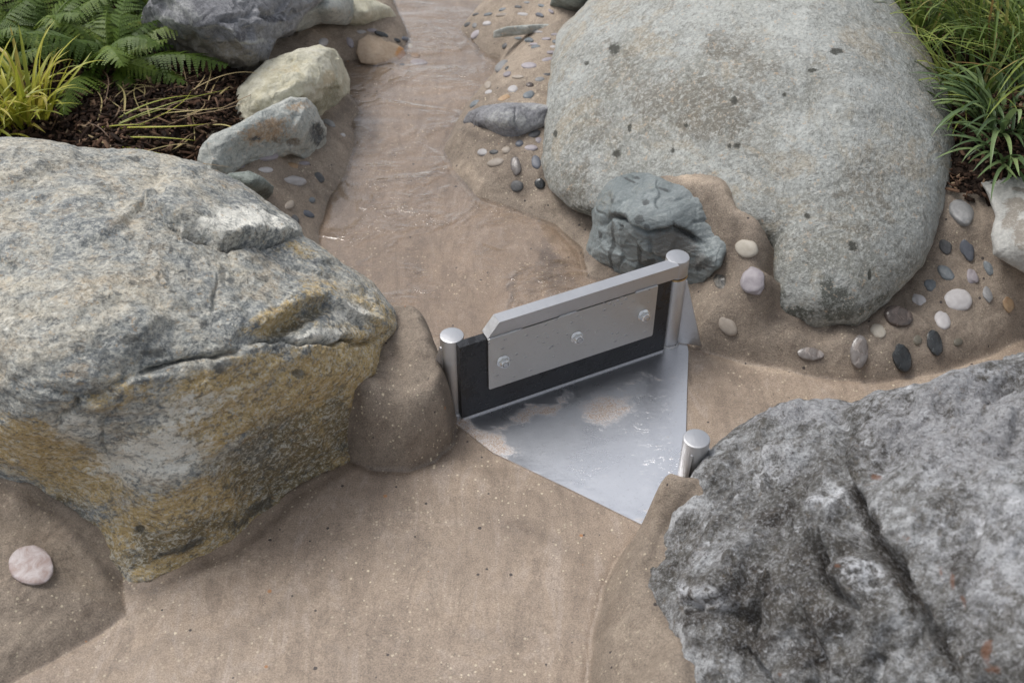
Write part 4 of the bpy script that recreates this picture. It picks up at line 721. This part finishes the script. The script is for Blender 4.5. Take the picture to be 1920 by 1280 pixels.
tag(pl, 'triangular stainless steel floor plate streaked with sand below the gate', 'floor plate')
#@@PEBBLES
# ------------------------------------------------------------------ pebbles pressed into the concrete
def pebble_material(name, a, b, spk=.3, rough=.5, wet=0, light=(.6, .58, .56)):
    g = G(name); n = g.noise(45, 5, .65, .8); f = g.noise(300, 4, .8); m = g.noise(120, 4, .7)
    oi = g.n('ObjectInfo'); vv = g.n('VectorMath', {0: g.v, 1: (1, 1, 1)}, operation='ADD')
    c = g.mix(g.step(n, .3, .7), a, b); c = g.mix(g.math('MULTIPLY', g.step(f, .55, .7), spk), c, light); c = g.mix(g.math('MULTIPLY', g.step(m, .58, .7), spk * .7), c, tuple(x * .35 for x in a))
    c = g.mix(g.math('MULTIPLY', g.step(g.noise(25, 4, .7, 1), .58, .66), .22), c, (.34, .27, .2))
    hsv = g.n('HueSaturation', {'Color': c, 'Saturation': .8, 'Value': g.math('MULTIPLY_ADD', oi.outputs['Random'], .3, .62)}); c = hsv.outputs[0]
    r = rough
    if wet:
        w = g.step(g.noise(30, 3, .6, .8), .40, .48); c = g.mix(g.math('MULTIPLY', w, wet), c, g.mix(.75, c, (.02, .018, .017))); r = g.math('MULTIPLY_ADD', w, -.25, rough)
    return g.bsdf(c, r, g.bump(g.math('ADD', n, g.math('MULTIPLY', f, .3)), .35, .002), spec=.5)
PM = {'cream': pebble_material('cream_pebble', (.58, .50, .38), (.68, .61, .49), .15), 'dark': pebble_material('dark_grey_pebble', (.075, .075, .078), (.15, .15, .15), .3, light=(.35, .35, .35)),
      'mixed': pebble_material('dark_and_cream_pebble', (.07, .075, .075), (.36, .31, .24), .3, .45, .4), 'lilac': pebble_material('lilac_pebble', (.36, .31, .34), (.47, .42, .44), .25),
      'tan': pebble_material('tan_pebble', (.36, .29, .22), (.45, .37, .29), .2), 'brown': pebble_material('brown_pebble', (.12, .085, .07), (.24, .18, .15), .25, .35, .6, light=(.42, .38, .35)),
      'streak': pebble_material('brown_white_pebble', (.26, .20, .165), (.50, .45, .42), .25, .4, .55), 'white': pebble_material('white_pebble', (.55, .51, .50), (.66, .63, .62), .2),
      'blue': pebble_material('blue_grey_pebble', (.15, .18, .20), (.25, .28, .30), .2, .45), 'slate': pebble_material('slate_blue_pebble', (.10, .115, .15), (.17, .185, .22), .2, .45, light=(.35, .36, .4)),
      'black': pebble_material('wet_black_pebble', (.03, .035, .038), (.10, .115, .12), .2, .35, .7, light=(.3, .3, .3)), 'grey': pebble_material('grey_pebble', (.24, .24, .24), (.34, .335, .33), .25),
      'orange': pebble_material('orange_pebble', (.42, .22, .07), (.56, .36, .16), .2), 'olive': pebble_material('olive_pebble', (.17, .15, .10), (.25, .22, .16), .25),
      'pink': pebble_material('pink_white_pebble', (.36, .235, .20), (.60, .53, .53), .3, .5, 0, light=(.68, .64, .64))}
A, Bk, Lb, Up = 'pebbles in the bank beside the granite boulder', 'pebbles in the bank beside the granite boulder', 'pebbles in the left stream bank', 'pebbles in the upper right stream bank'
PEB = [  # x, y, long, short (photo pixels), angle, colour, roundness, group, label
 (1399, 466, 43, 35, 10, 'cream', 1, A, 'smooth cream pebble just right of the blue-grey rock'), (1352, 528, 40, 32, 70, 'mixed', 3, A, 'angular black and cream pebble nearest the hinge post'),
 (1411, 529, 54, 46, 70, 'lilac', 3, A, 'large lilac three-sided pebble left of the granite foot'), (1364, 610, 44, 30, 48, 'tan', 1, A, 'tan oval pebble right of the steel fin'),
 (1519, 663, 52, 24, 8, 'streak', 1, A, 'long brown and white wet pebble lying flat along the bank foot'), (1612, 659, 62, 35, 92, 'streak', 1, A, 'large upright whitish pebble with brown wet streaks'),
 (1647, 620, 31, 26, 20, 'cream', 1, A, 'small round cream pebble beside the dark brown one'), (1686, 592, 56, 38, 18, 'brown', 1, A, 'glossy dark brown oval pebble'),
 (1723, 563, 28, 24, 50, 'white', 3, A, 'small whitish three-cornered pebble'), (1745, 534, 24, 21, 10, 'blue', 3, A, 'small blue-grey pebble with a notched side'),
 (1773, 511, 36, 23, 42, 'blue', 2, A, 'pointed blue-grey pebble below the slate blue one'), (1795, 562, 58, 45, 0, 'white', 1, A, 'largest white oval pebble of the bank'),
 (1767, 600, 38, 29, 62, 'white', 1, A, 'white egg-shaped pebble with a grey patch'), (1752, 639, 58, 27, 72, 'black', 1, A, 'long dark pebble standing upright right of the wettest one'),
 (1691, 669, 62, 35, 70, 'black', 1, A, 'black wet half-shiny pebble lowest on the bank'), (1720, 637, 22, 18, 80, 'olive', 1, A, 'small olive pebble between the two long black ones'),
 (1797, 641, 18, 16, 0, 'olive', 1, A, 'small greenish pebble alone low on the bank'), (1824, 518, 28, 22, 60, 'lilac', 3, A, 'small lilac angular pebble'),
 (1853, 501, 29, 17, 70, 'blue', 2, A, 'thin blue-grey pebble nearest the pale flat stone'), (1852, 551, 31, 17, 70, 'grey', 2, A, 'thin grey pebble leaning right of the white oval'),
 (1892, 571, 30, 18, 70, 'orange', 3, A, 'yellow-orange chip far right on the bank'), (1813, 467, 44, 24, 75, 'slate', 2, A, 'slate blue pebble with a dark hollow'),
 (1773, 462, 30, 23, 55, 'dark', 2, A, 'dark grey-brown pebble by the granite edge'), (1803, 395, 54, 38, 45, 'grey', 2, A, 'large blue-grey lumpy pebble high on the bank'),
 (1800, 351, 28, 12, 22, 'lilac', 1, A, 'flat lilac pebble highest on the bank below the bark'), (1842, 336, 28, 9, 3, 'lilac', 1, A, 'lilac pebble at the bark edge beside the pale flat stone'),
 (905, 285, 21, 13, -5, 'white', 1, Up, 'white pebble left of a small dark one below the slate stone'), (926, 285, 17, 9, -5, 'dark', 1, Up, 'small dark grey pebble touching the white one below the slate stone'),
 (949, 281, 17, 13, -20, 'tan', 1, Up, 'small tan pebble under the slate stone'), (929, 304, 33, 15, -15, 'tan', 1, Up, 'long sandy grey pebble lowest on the left of the bank'),
 (967, 311, 36, 20, 82, 'streak', 1, Up, 'brown-grey pebble standing upright near the granite boulder'), (1005, 304, 25, 19, 80, 'slate', 1, Up, 'dark blue pebble pressed against the granite boulder'),
 (970, 348, 26, 23, 0, 'dark', 1, Up, 'round dark brown pebble lowest above the channel'), (1012, 344, 22, 20, 60, 'black', 1, Up, 'black pebble at the foot of the granite boulder'),
 (1002, 251, 26, 13, -18, 'dark', 1, Up, 'dark grey pebble right under the slate stone tip'), (974, 269, 16, 12, -10, 'slate', 1, Up, 'small slate grey pebble below the slate stone'),
 (995, 277, 26, 11, 0, 'lilac', 1, Up, 'flat lilac pebble near the granite boulder'), (1010, 263, 14, 11, 0, 'lilac', 1, Up, 'tiny lilac pebble touching the granite boulder'),
 (992, 178, 24, 14, -10, 'blue', 2, Up, 'blue-green pebble above the slate stone'), (944, 184, 25, 9, -22, 'orange', 2, Up, 'narrow orange pebble above the slate stone'),
 (993, 159, 15, 9, 0, 'brown', 1, Up, 'small dark brown pebble above the blue-green one'), (1012, 149, 20, 9, -5, 'grey', 1, Up, 'grey pebble above the dark brown one'),
 (1027, 140, 18, 6, 0, 'dark', 1, Up, 'thin dark pebble touching the granite edge'), (992, 123, 30, 11, -3, 'lilac', 1, Up, 'largest lilac pebble of the upper bank'),
 (971, 144, 24, 6, -3, 'tan', 1, Up, 'flat tan pebble below the large lilac one'), (951, 139, 17, 8, -20, 'lilac', 1, Up, 'small lilac pebble left of the flat tan one'),
 (941, 123, 32, 11, -38, 'grey', 1, Up, 'long grey pebble leaning along the bank edge'), (951, 128, 10, 5, -30, 'black', 1, Up, 'tiny black pebble beside the long leaning grey one'),
 (915, 159, 15, 11, -45, 'tan', 1, Up, 'small tan pebble on the bank slope'), (916, 173, 14, 7, -20, 'white', 1, Up, 'small white pebble on the bank slope'),
 (962, 167, 20, 13, -15, 'white', 1, Up, 'pale pebble left of the blue-green one'), (890, 195, 23, 9, -33, 'blue', 1, Up, 'leaning blue-grey pebble at the upper left of the slate stone'),
 (972, 72, 15, 5, 0, 'blue', 1, Up, 'small blue-green pebble under the low flat rock'), (991, 75, 17, 7, -8, 'blue', 2, Up, 'dark green-blue pebble under the low flat rock'),
 (1004, 88, 18, 6, -8, 'blue', 1, Up, 'blue-green pebble between two lilac rows'), (1001, 83, 18, 4, -3, 'lilac', 1, Up, 'thin lilac pebble over a blue-green one'),
 (1024, 73, 17, 5, -5, 'lilac', 1, Up, 'pale lilac pebble left of a tiny blue one'), (1041, 78, 12, 6, 0, 'blue', 1, Up, 'tiny blue pebble at the granite edge near the low flat rock'),
 (1038, 88, 14, 5, 0, 'white', 1, Up, 'tiny white pebble at the granite edge'), (1034, 98, 18, 5, 0, 'lilac', 1, Up, 'flat lilac pebble at the granite edge under the tiny white one'),
 (1026, 112, 24, 7, -10, 'lilac', 1, Up, 'lilac pebble at the granite edge right of the largest lilac one'), (1008, 60, 18, 4, 0, 'white', 1, Up, 'thin white pebble just below the low flat rock'),
 (1042, 65, 18, 5, 0, 'lilac', 1, Up, 'lilac pebble right below the end of the low flat rock'), (947, 86, 14, 8, -38, 'dark', 1, Up, 'dark pebble on the slope left of the blue-green ones'),
 (892, 64, 23, 11, -42, 'lilac', 1, Up, 'large grey-lilac pebble leaning over the stream'), (876, 46, 14, 7, -25, 'dark', 1, Up, 'dark pebble at the stream edge'),
 (890, 48, 11, 9, -50, 'grey', 1, Up, 'small grey pebble right of the dark stream edge one'), (913, 44, 16, 8, -10, 'white', 1, Up, 'white pebble left of the low flat rock'),
 (943, 28, 28, 6, -5, 'tan', 1, Up, 'long pale pebble near the top of the bank'), (915, 27, 17, 5, -15, 'blue', 1, Up, 'blue-grey pebble left of the long pale one'),
 (892, 27, 14, 4, -12, 'dark', 1, Up, 'thin dark pebble by the water near the top'), (942, 18, 15, 5, -15, 'blue', 1, Up, 'blue-grey pebble above the long pale one'),
 (971, 13, 14, 5, 5, 'dark', 1, Up, 'dark green pebble near the top of the bank'), (981, 27, 22, 6, 5, 'white', 1, Up, 'whitish pebble right of the long pale one'),
 (1011, 28, 15, 7, 8, 'slate', 1, Up, 'slate purple pebble near the top, left of a lilac one'), (1033, 21, 12, 6, 30, 'lilac', 1, Up, 'small lilac pebble below the dark back rock'),
 (1015, 11, 14, 5, 8, 'blue', 1, Up, 'small blue pebble near the top edge, left of the dark back rock'), (988, 5, 12, 4, 0, 'grey', 1, Up, 'grey pebble highest on the bank'),
 (606, 79, 19, 14, 0, 'white', 1, Lb, 'white pebble in the mortar right above the cream rock'), (656, 79, 24, 12, 60, 'lilac', 1, Lb, 'upright lilac pebble in the mortar left of the orange stone'),
 (677, 60, 19, 7, 0, 'white', 1, Lb, 'white pebble under the greenish white rock, left of a lilac one'), (697, 57, 19, 7, 0, 'lilac', 1, Lb, 'lilac-white pebble under the greenish white rock'),
 (716, 64, 27, 8, 20, 'black', 1, Lb, 'long black pebble on top of the orange stone'), (744, 76, 16, 7, 15, 'black', 1, Lb, 'black pebble at the right shoulder of the orange stone'),
 (760, 73, 16, 7, 15, 'slate', 1, Lb, 'dark slate pebble at the water right of the orange stone'), (769, 86, 12, 8, 30, 'cream', 1, Lb, 'small cream pebble at the water edge'),
 (779, 105, 18, 9, 5, 'orange', 1, Lb, 'orange pebble lying in the shallow water'), (785, 117, 33, 11, 3, 'lilac', 1, Lb, 'lilac-brown pebble lying in the shallow water'),
 (754, 121, 10, 4, 0, 'dark', 1, Lb, 'tiny dark pebble in the shallow water'),
 (502, 292, 42, 15, -2, 'lilac', 1, Lb, 'broad pale lilac pebble under the rust-speckled rock'), (448, 310, 23, 11, 0, 'lilac', 1, Lb, 'lilac-grey pebble nearest the bark on the left bank'),
 (548, 311, 25, 11, 8, 'orange', 1, Lb, 'orange pebble below the rust-speckled rock'), (571, 306, 21, 7, 3, 'lilac', 1, Lb, 'thin lilac pebble right of the orange one'),
 (498, 318, 29, 9, 0, 'white', 1, Lb, 'pale flat pebble beneath the broad lilac one'), (554, 338, 44, 15, 10, 'white', 2, Lb, 'long knobbly white pebble on the left bank'),
 (599, 332, 23, 14, 40, 'dark', 2, Lb, 'dark grey pebble right of the long white one'), (585, 375, 14, 10, 10, 'blue', 1, Lb, 'small blue-grey pebble above the dark slate one'),
 (543, 384, 20, 15, -30, 'tan', 1, Lb, 'dull brown-grey pebble by the green-grey rock'), (578, 401, 26, 11, 25, 'slate', 1, Lb, 'dark slate pebble lowest on the left bank'),
 (553, 412, 20, 15, 60, 'dark', 1, Lb, 'dark pebble touching the edge of the schist boulder'), (617, 230, 28, 10, 28, 'grey', 2, Lb, 'grey pebble right of the rust-speckled rock'),
 (643, 253, 10, 6, 20, 'white', 1, Lb, 'tiny white pebble on the slope right of the rust-speckled rock'),
 (60, 1057, 86, 70, 8, 'pink', 1, 'pebble in the lower left bank', 'big round pink and white pebble alone in the lower left concrete')]
hp_ = hit([p[0] for p in PEB], [p[1] for p in PEB]); e_ = .006
zx = ground_z(hp_[:, 0] + e_, hp_[:, 1], False) - ground_z(hp_[:, 0] - e_, hp_[:, 1], False); zy = ground_z(hp_[:, 0], hp_[:, 1] + e_, False) - ground_z(hp_[:, 0], hp_[:, 1] - e_, False)
for i, (u, v, L, S_, ang, kind, shp, grp, lab) in enumerate(PEB):
    P = hp_[i]; n = np.array([-zx[i] / (2 * e_), -zy[i] / (2 * e_), 1.0]); n /= np.linalg.norm(n)
    n = n * .8 + np.array([0, 0, .2]); n /= np.linalg.norm(n)
    a1 = np.cross([0, 1, 0], n); a1 /= np.linalg.norm(a1); a2 = np.cross(n, a1)
    J = np.stack([(proj(P + a * .01) - proj(P)) / .01 for a in (a1, a2)], 1)          # pixels per metre along each tangent
    ca, sa = math.cos(math.radians(ang)), math.sin(math.radians(ang))
    T1 = np.linalg.solve(J, np.array([ca, sa]) * L / 2); T2 = np.linalg.solve(J, np.array([-sa, ca]) * S_ / 2)
    A1 = a1 * T1[0] + a2 * T1[1]; A2 = a1 * T2[0] + a2 * T2[1]
    lv = 4 if L > 30 else 3; S, Fc = ico(lv); sd = 300 + i
    pw = {1: 2.3, 2: 2.8, 3: 3.4}[shp]; q = S.copy()
    hh = (.12 if L > 80 else .38) * min(np.linalg.norm(A1), np.linalg.norm(A2)) + .0012
    r = 1 + {1: .07, 2: .14, 3: .24}[shp] * fbm(S, .85, 2, .3, seed=sd) * 1.8 + .015 * fbm(S, 4, 2, seed=sd)
    q = S * r[:, None]; k = (np.abs(S[:, 2]) ** .75) * np.sign(S[:, 2])
    V = q[:, 0:1] * A1 + q[:, 1:2] * A2 + (k * r)[:, None] * n * hh
    if np.dot(np.cross(A1, A2), n) < 0: Fc = Fc[:, ::-1]
    o = mesh_obj('pebble', V, Fc, PM[kind], loc=tuple(P - n * hh * .28))
    tag(o, lab, 'pebble', grp)
#@@PLANTS
# ------------------------------------------------------------------ bark mulch, sedges and ferns
RS = np.random.RandomState(5)
def tint_material(name, stops, rough=.5, trans=.0, attr='tint', var=.35, spec=.4):
    g = G(name); t = g.attr(attr, 0); n = g.noise(60, 3, .6)
    c = g.ramp(t, stops); c = g.mix(1, c, g.n('CombineColor', {i: g.math('MULTIPLY_ADD', n, var * 2, 1 - var) for i in range(3)}).outputs[0], 'MULTIPLY')
    if not trans: return g.bsdf(c, rough, None, spec=spec)
    b = g.n('BsdfPrincipled', {'Base Color': c, 'Roughness': rough, 'Specular IOR Level': spec}); tr = g.n('BsdfTranslucent', {'Color': c}); m = g.n('MixShader', {0: trans})
    g.t.links.new(b.outputs[0], m.inputs[1]); g.t.links.new(tr.outputs[0], m.inputs[2]); g.t.links.new(m.outputs[0], g.out.inputs[0]); return g.m
M_chip = tint_material('bark_chips', [(0, (.018, .011, .008)), (.45, (.050, .027, .017)), (.8, (.11, .06, .038)), (.95, (.22, .14, .09)), (1, (.34, .25, .16))], .85, spec=.25)
M_straw = tint_material('dry_straw', [(0, (.12, .07, .045)), (.5, (.30, .22, .11)), (1, (.42, .36, .14))], .6)
M_sedge = tint_material('yellow_sedge', [(0, (.14, .17, .03)), (.4, (.34, .37, .045)), (.8, (.52, .50, .07)), (1, (.40, .27, .10))], .42, .3, var=.2)
M_grass = tint_material('green_sedge', [(0, (.06, .10, .025)), (.45, (.15, .22, .045)), (.75, (.32, .38, .09)), (.93, (.38, .37, .12)), (1, (.34, .20, .08))], .4, .28, var=.2)
M_lily = tint_material('lilyturf', [(0, (.055, .095, .035)), (.6, (.13, .20, .08)), (1, (.26, .34, .14))], .35, .2, var=.2, spec=.55)
M_fern = tint_material('fern', [(0, (.055, .10, .014)), (.5, (.11, .18, .025)), (.85, (.20, .27, .04)), (1, (.30, .20, .05))], .5, .3, var=.25)
def scatter(poly_px, n, zref):
    P = atz(*np.array(poly_px, float).T, zref)[:, :2]; lo, hi = P.min(0), P.max(0); out = np.zeros((0, 2))
    while len(out) < n:
        q = lo + RS.rand(n * 2, 2) * (hi - lo); _, ins = seg_dist(q[:, 0], q[:, 1], P); out = np.concatenate([out, q[ins]])
    return out[:n]
def chips(name, poly_px, n, zref, label, lmax=.034):
    P = scatter(poly_px, n, zref); k = soil_inside(P[:, 0], P[:, 1]) > -.03; P = P[k]; n = len(P); z = soil_z(P[:, 0], P[:, 1])
    L = .006 + lmax * RS.rand(n) ** 2.2; Wd = np.minimum(.0028 + .009 * RS.rand(n) ** 1.6, L * .6); T = .0012 + .003 * RS.rand(n)
    box = np.array([(x, y, q) for x in (-.5, 0, .5) for y in (-.5, .5) for q in (-.5, .5)])
    V = box[None] * np.stack([L, Wd, T], -1)[:, None, :]; V = V * (1 + .5 * (RS.rand(n, 12, 3) - .5)); V[:, 4:8, 2] += (L * .12 * (RS.rand(n) - .5))[:, None]
    yaw = RS.rand(n) * 6.28; pit = RS.normal(size=n) * .38; rol = RS.normal(size=n) * .7
    def rot(V, a, i, j):
        c, s = np.cos(a)[:, None], np.sin(a)[:, None]; x, y = V[..., i].copy(), V[..., j].copy(); V[..., i] = c * x - s * y; V[..., j] = s * x + c * y
    rot(V, rol, 1, 2); rot(V, pit, 0, 2); rot(V, yaw, 0, 1)
    V[..., 0] += P[:, 0:1]; V[..., 1] += P[:, 1:2]; V[..., 2] += (z + .001 + .012 * RS.rand(n))[:, None]
    f = []
    for a in (0, 4): f += [(a, a + 4, a + 5, a + 1), (a + 2, a + 3, a + 7, a + 6), (a, a + 2, a + 6, a + 4), (a + 1, a + 5, a + 7, a + 3)]
    f += [(0, 1, 3, 2), (8, 10, 11, 9)]; f = np.array(f)
    Fc = (f[None] + (np.arange(n) * 12)[:, None, None]).reshape(-1, 4)
    t = np.repeat(RS.rand(n) ** 1.3, 12)[:, None]
    o = mesh_obj(name, V.reshape(-1, 3), Fc, M_chip, smooth=False, attrs={'tint': np.repeat(t, 3, 1)}); return tag(o, label, 'bark mulch', kind='stuff')
chips('bark_mulch', [(-60, 420), (-60, -60), (330, -60), (330, 70), (480, 150), (470, 230), (380, 320), (300, 360)], 9000, .17, 'dark brown bark mulch between the fern and the schist boulder')
chips('bark_mulch', [(1640, -60), (2000, -60), (2000, 350), (1800, 340), (1740, 200)], 5000, .27, 'black-brown bark mulch under the green sedges at the right', .026)

def blades(specs, seg=9):
    """each spec: base xyz, azimuth, length, start elevation, end elevation (deg), width, tint, twist"""
    V = []; Fc = []; tn = []; b = 0
    for (p, az, L, e0, e1, wd, tt, tw) in specs:
        p = np.array(p, float); d = L / seg; side = np.array([-math.sin(az), math.cos(az), 0]); a = az
        for k in range(seg + 1):
            s = k / seg; el = math.radians(e0 + (e1 - e0) * s ** 1.3); a = az + tw * s * s
            w = wd * (.55 + .75 * min(s * 4, 1) * 1) * (1 - s ** 2.5) ** .8 * .5 + 1e-4
            hd = np.array([math.cos(a), math.sin(a), 0]); sd = np.array([-math.sin(a), math.cos(a), 0]); up = hd * -math.sin(el) + np.array([0, 0, math.cos(el)])
            V += [p + sd * w + up * w * .45, p - up * 0 , p - sd * w + up * w * .45]; tn += [tt] * 3
            if k < seg:
                q = b + 3 * k; Fc += [(q, q + 1, q + 4, q + 3), (q + 1, q + 2, q + 5, q + 4)]
            p = p + (hd * math.cos(el) + np.array([0, 0, math.sin(el)])) * d
        b += 3 * (seg + 1)
    return np.array(V), np.array(Fc), np.repeat(np.array(tn)[:, None], 3, 1)
def clump(name, px, z, n, rad, Lr, e0r, e1r, wr, mat, label, cat, group=None, az=None, tint=(0, 1), tw=.5):
    c = atz(px[0], px[1], z); sp = []
    for i in range(n):
        a = RS.rand() * 6.283 if az is None else math.radians(az[0] + (az[1] - az[0]) * RS.rand()); r = rad * math.sqrt(RS.rand())
        a0 = a + RS.normal() * .5
        p = (r * math.cos(a0), r * math.sin(a0), -.01)
        sp.append((p, a, Lr[0] + (Lr[1] - Lr[0]) * RS.rand(), e0r[0] + (e0r[1] - e0r[0]) * RS.rand(), e1r[0] + (e1r[1] - e1r[0]) * RS.rand(), wr[0] + (wr[1] - wr[0]) * RS.rand(), tint[0] + (tint[1] - tint[0]) * RS.rand(), RS.normal() * tw))
    V, Fc, t = blades(sp); zb = float(soil_z(np.array([c[0]]), np.array([c[1]]))[0])
    return tag(mesh_obj(name, V, Fc, mat, loc=(c[0], c[1], zb), attrs={'tint': t}), label, cat, group)
clump('sedge_clump', (62, 248), .18, 75, .05, (.10, .24), (50, 88), (-60, 60), (.005, .009), M_sedge, 'yellow sedge tuft with upright blades, behind the schist boulder', 'sedge', tint=(.2, .95))
clump('sedge_clump', (-30, 268), .18, 60, .06, (.12, .24), (45, 85), (-60, 40), (.005, .009), M_sedge, 'yellow sedge tuft cut by the left edge of the photo', 'sedge', tint=(.2, .95))
clump('sedge_clump', (150, 268), .18, 11, .08, (.08, .30), (2, 26), (-16, 4), (.002, .005), M_sedge, 'low yellow sedge with blades lying to the right over the bark', 'sedge', az=(-30, 50), tint=(.1, .9))
G1 = 'green sedges by the granite boulder'
for px, z, n, L, lab in (((1735, 20), .3, 150, .34, 'green and yellow sedge rising right behind the granite boulder'), ((1860, 70), .3, 170, .40, 'large yellow-green sedge in the top right corner'), ((1960, 150), .28, 140, .36, 'green sedge cut by the right edge of the photo'),
                     ((1840, 160), .28, 130, .27, 'bright green sedge in the middle of the right bed'), ((1780, -60), .3, 120, .36, 'sedge highest in the photo behind the granite boulder'), ((1960, -30), .3, 120, .4, 'tall sedge cut by the top right corner')):
    clump('sedge_clump', px, z, n, .07, (L * .5, L), (35, 88), (-60, 25), (.0025, .006), M_grass, lab, 'sedge', G1)
clump('lilyturf', (1890, 225), .27, 75, .06, (.12, .22), (25, 75), (-60, -5), (.006, .011), M_lily, 'dark green strap-leaved plant above the pale flat stone', 'lilyturf')
clump('lilyturf', (1900, 270), .27, 45, .05, (.10, .18), (20, 60), (-50, -10), (.005, .010), M_lily, 'dark green strap-leaved plant touching the granite boulder', 'lilyturf')
# dry straw on the bark
sp = []
for q in scatter([(180, 300), (200, 190), (330, 150), (450, 190), (400, 280), (300, 330)], 55, .18):
    z = float(soil_z(np.array([q[0]]), np.array([q[1]]))[0]); sp.append(((q[0], q[1], z + .012), RS.rand() * 3.14 - .4, .05 + .17 * RS.rand() ** 2, 14 * RS.rand(), -16 * RS.rand(), .0015 + .0022 * RS.rand(), RS.rand(), RS.normal() * .9))
V, Fc, t = blades(sp); tag(mesh_obj('dry_straw', V, Fc, M_straw, attrs={'tint': t}), 'thin dry straw strewn over the dark bark mulch', 'straw', kind='stuff')

def frond_mesh(L, e0, e1, wid, tint, tw=0, seed=0, npin=24):
    rs = np.random.RandomState(seed); V = []; Fc = []; T = []
    p = np.zeros(3); seg = npin; pts = []; dirs = []; ups = []; a = 0
    for k in range(seg + 1):
        s = k / seg; el = math.radians(e0 + (e1 - e0) * s ** 1.2); a = tw * s * s
        hd = np.array([math.cos(a), math.sin(a), 0]); d = hd * math.cos(el) + np.array([0, 0, math.sin(el)])
        pts.append(p); dirs.append(d); ups.append(hd * -math.sin(el) + np.array([0, 0, math.cos(el)])); p = p + d * L / seg
    def quad(a, b, c, d, t):
        n = len(V); V.extend([a, b, c, d]); Fc.append((n, n + 1, n + 2, n + 3)); T.extend([t] * 4)
    for k in range(seg):
        s = (k + .5) / seg; d, u = dirs[k], ups[k]; sd = np.cross(u, d); w = .0016 * (1 - s) + .0005
        quad(pts[k] - sd * w, pts[k] + sd * w, pts[k + 1] + sd * w * .9, pts[k + 1] - sd * w * .9, .9 if s < .2 else tint)
        if s < .12: continue
        pl = wid * math.sin(math.pi * min(1, (s - .02) ** .62)) ** .75 * (1 + .12 * rs.normal()) + .004
        for sg in (-1, 1):
            base = pts[k]; dr = sd * sg * .93 + d * (.36 + .1 * rs.normal()) - u * (.15 + .25 * rs.rand()); dr /= np.linalg.norm(dr); nl = 9; pw = L / seg * .50; cr = np.cross(dr, u) ; cr /= np.linalg.norm(cr)
            for j in range(nl):
                f = j / nl; q0 = base + dr * pl * f - u * pl * .25 * f * f; ww = pw * (1 - f) ** .6 * (1 + .15 * rs.normal()); ln = pl / nl
                for s2 in (-1, 1):
                    t = np.clip(tint + .08 * rs.normal(), 0, 1)
                    quad(q0, q0 + dr * ln * .35 + cr * s2 * ww * .9 + u * .0006, q0 + dr * ln * .95 + cr * s2 * ww - u * .0006, q0 + dr * ln * .98, t)
    return np.array(V), np.array(Fc), np.repeat(np.array(T)[:, None], 3, 1)
def fern(px, z, fr, label, seed):
    c = atz(px[0], px[1], z); zb = float(soil_z(np.array([c[0]]), np.array([c[1]]))[0]); e = tag(empty('fern', (c[0], c[1], zb)), label, 'fern', 'ferns in the left bed')
    rs = np.random.RandomState(seed)
    for i, (az, L, e0, e1, tt) in enumerate(fr):
        V, Fc, t = frond_mesh(L, e0, e1, L * (.17 + .04 * rs.rand()), tt, rs.normal() * .35, seed * 50 + i, npin=24 if L > .2 else 16)
        o = mesh_obj('frond', V, Fc, M_fern, e, attrs={'tint': t}); o.rotation_euler = (rs.normal() * .12, 0, math.radians(az)); o.location = (rs.normal() * .015, rs.normal() * .015, 0)
rs = np.random.RandomState(3)
def rfr(n, a0=0, a1=360, L0=.2, L1=.42, el=(35, 80)): return [(a0 + (a1 - a0) * (i + rs.rand()) / n, (L0 + (L1 - L0) * rs.rand()) * .82, el[0] + (el[1] - el[0]) * rs.rand(), -45 + 60 * rs.rand(), .15 + .65 * rs.rand() + (.3 if rs.rand() < .06 else 0)) for i in range(n)]
fern((215, 130), .19, rfr(30, L0=.16, L1=.36) + [(-8, .30, 28, -22, .35), (-20, .2, 20, -20, .5), (-75, .15, 30, -40, .6), (-50, .14, 30, -30, .5)], 'bushy green fern beside the dark slate rock, one frond reaching right', 11)
fern((90, 90), .19, rfr(30, L0=.18, L1=.38), 'bushy fern in the middle of the left bed behind the yellow sedge', 12)
fern((-20, 120), .2, rfr(24, L0=.18, L1=.38), 'fern cut by the left edge of the photo', 13)
fern((160, -20), .2, rfr(28, L0=.2, L1=.42), 'fern with some browned fronds at the top left', 14)
fern((20, -60), .2, rfr(24, L0=.2, L1=.42), 'fern in the top left corner', 15)
fern((270, 10), .2, rfr(20, L0=.14, L1=.28), 'pale green feathery fern touching the dark slate rock', 16)
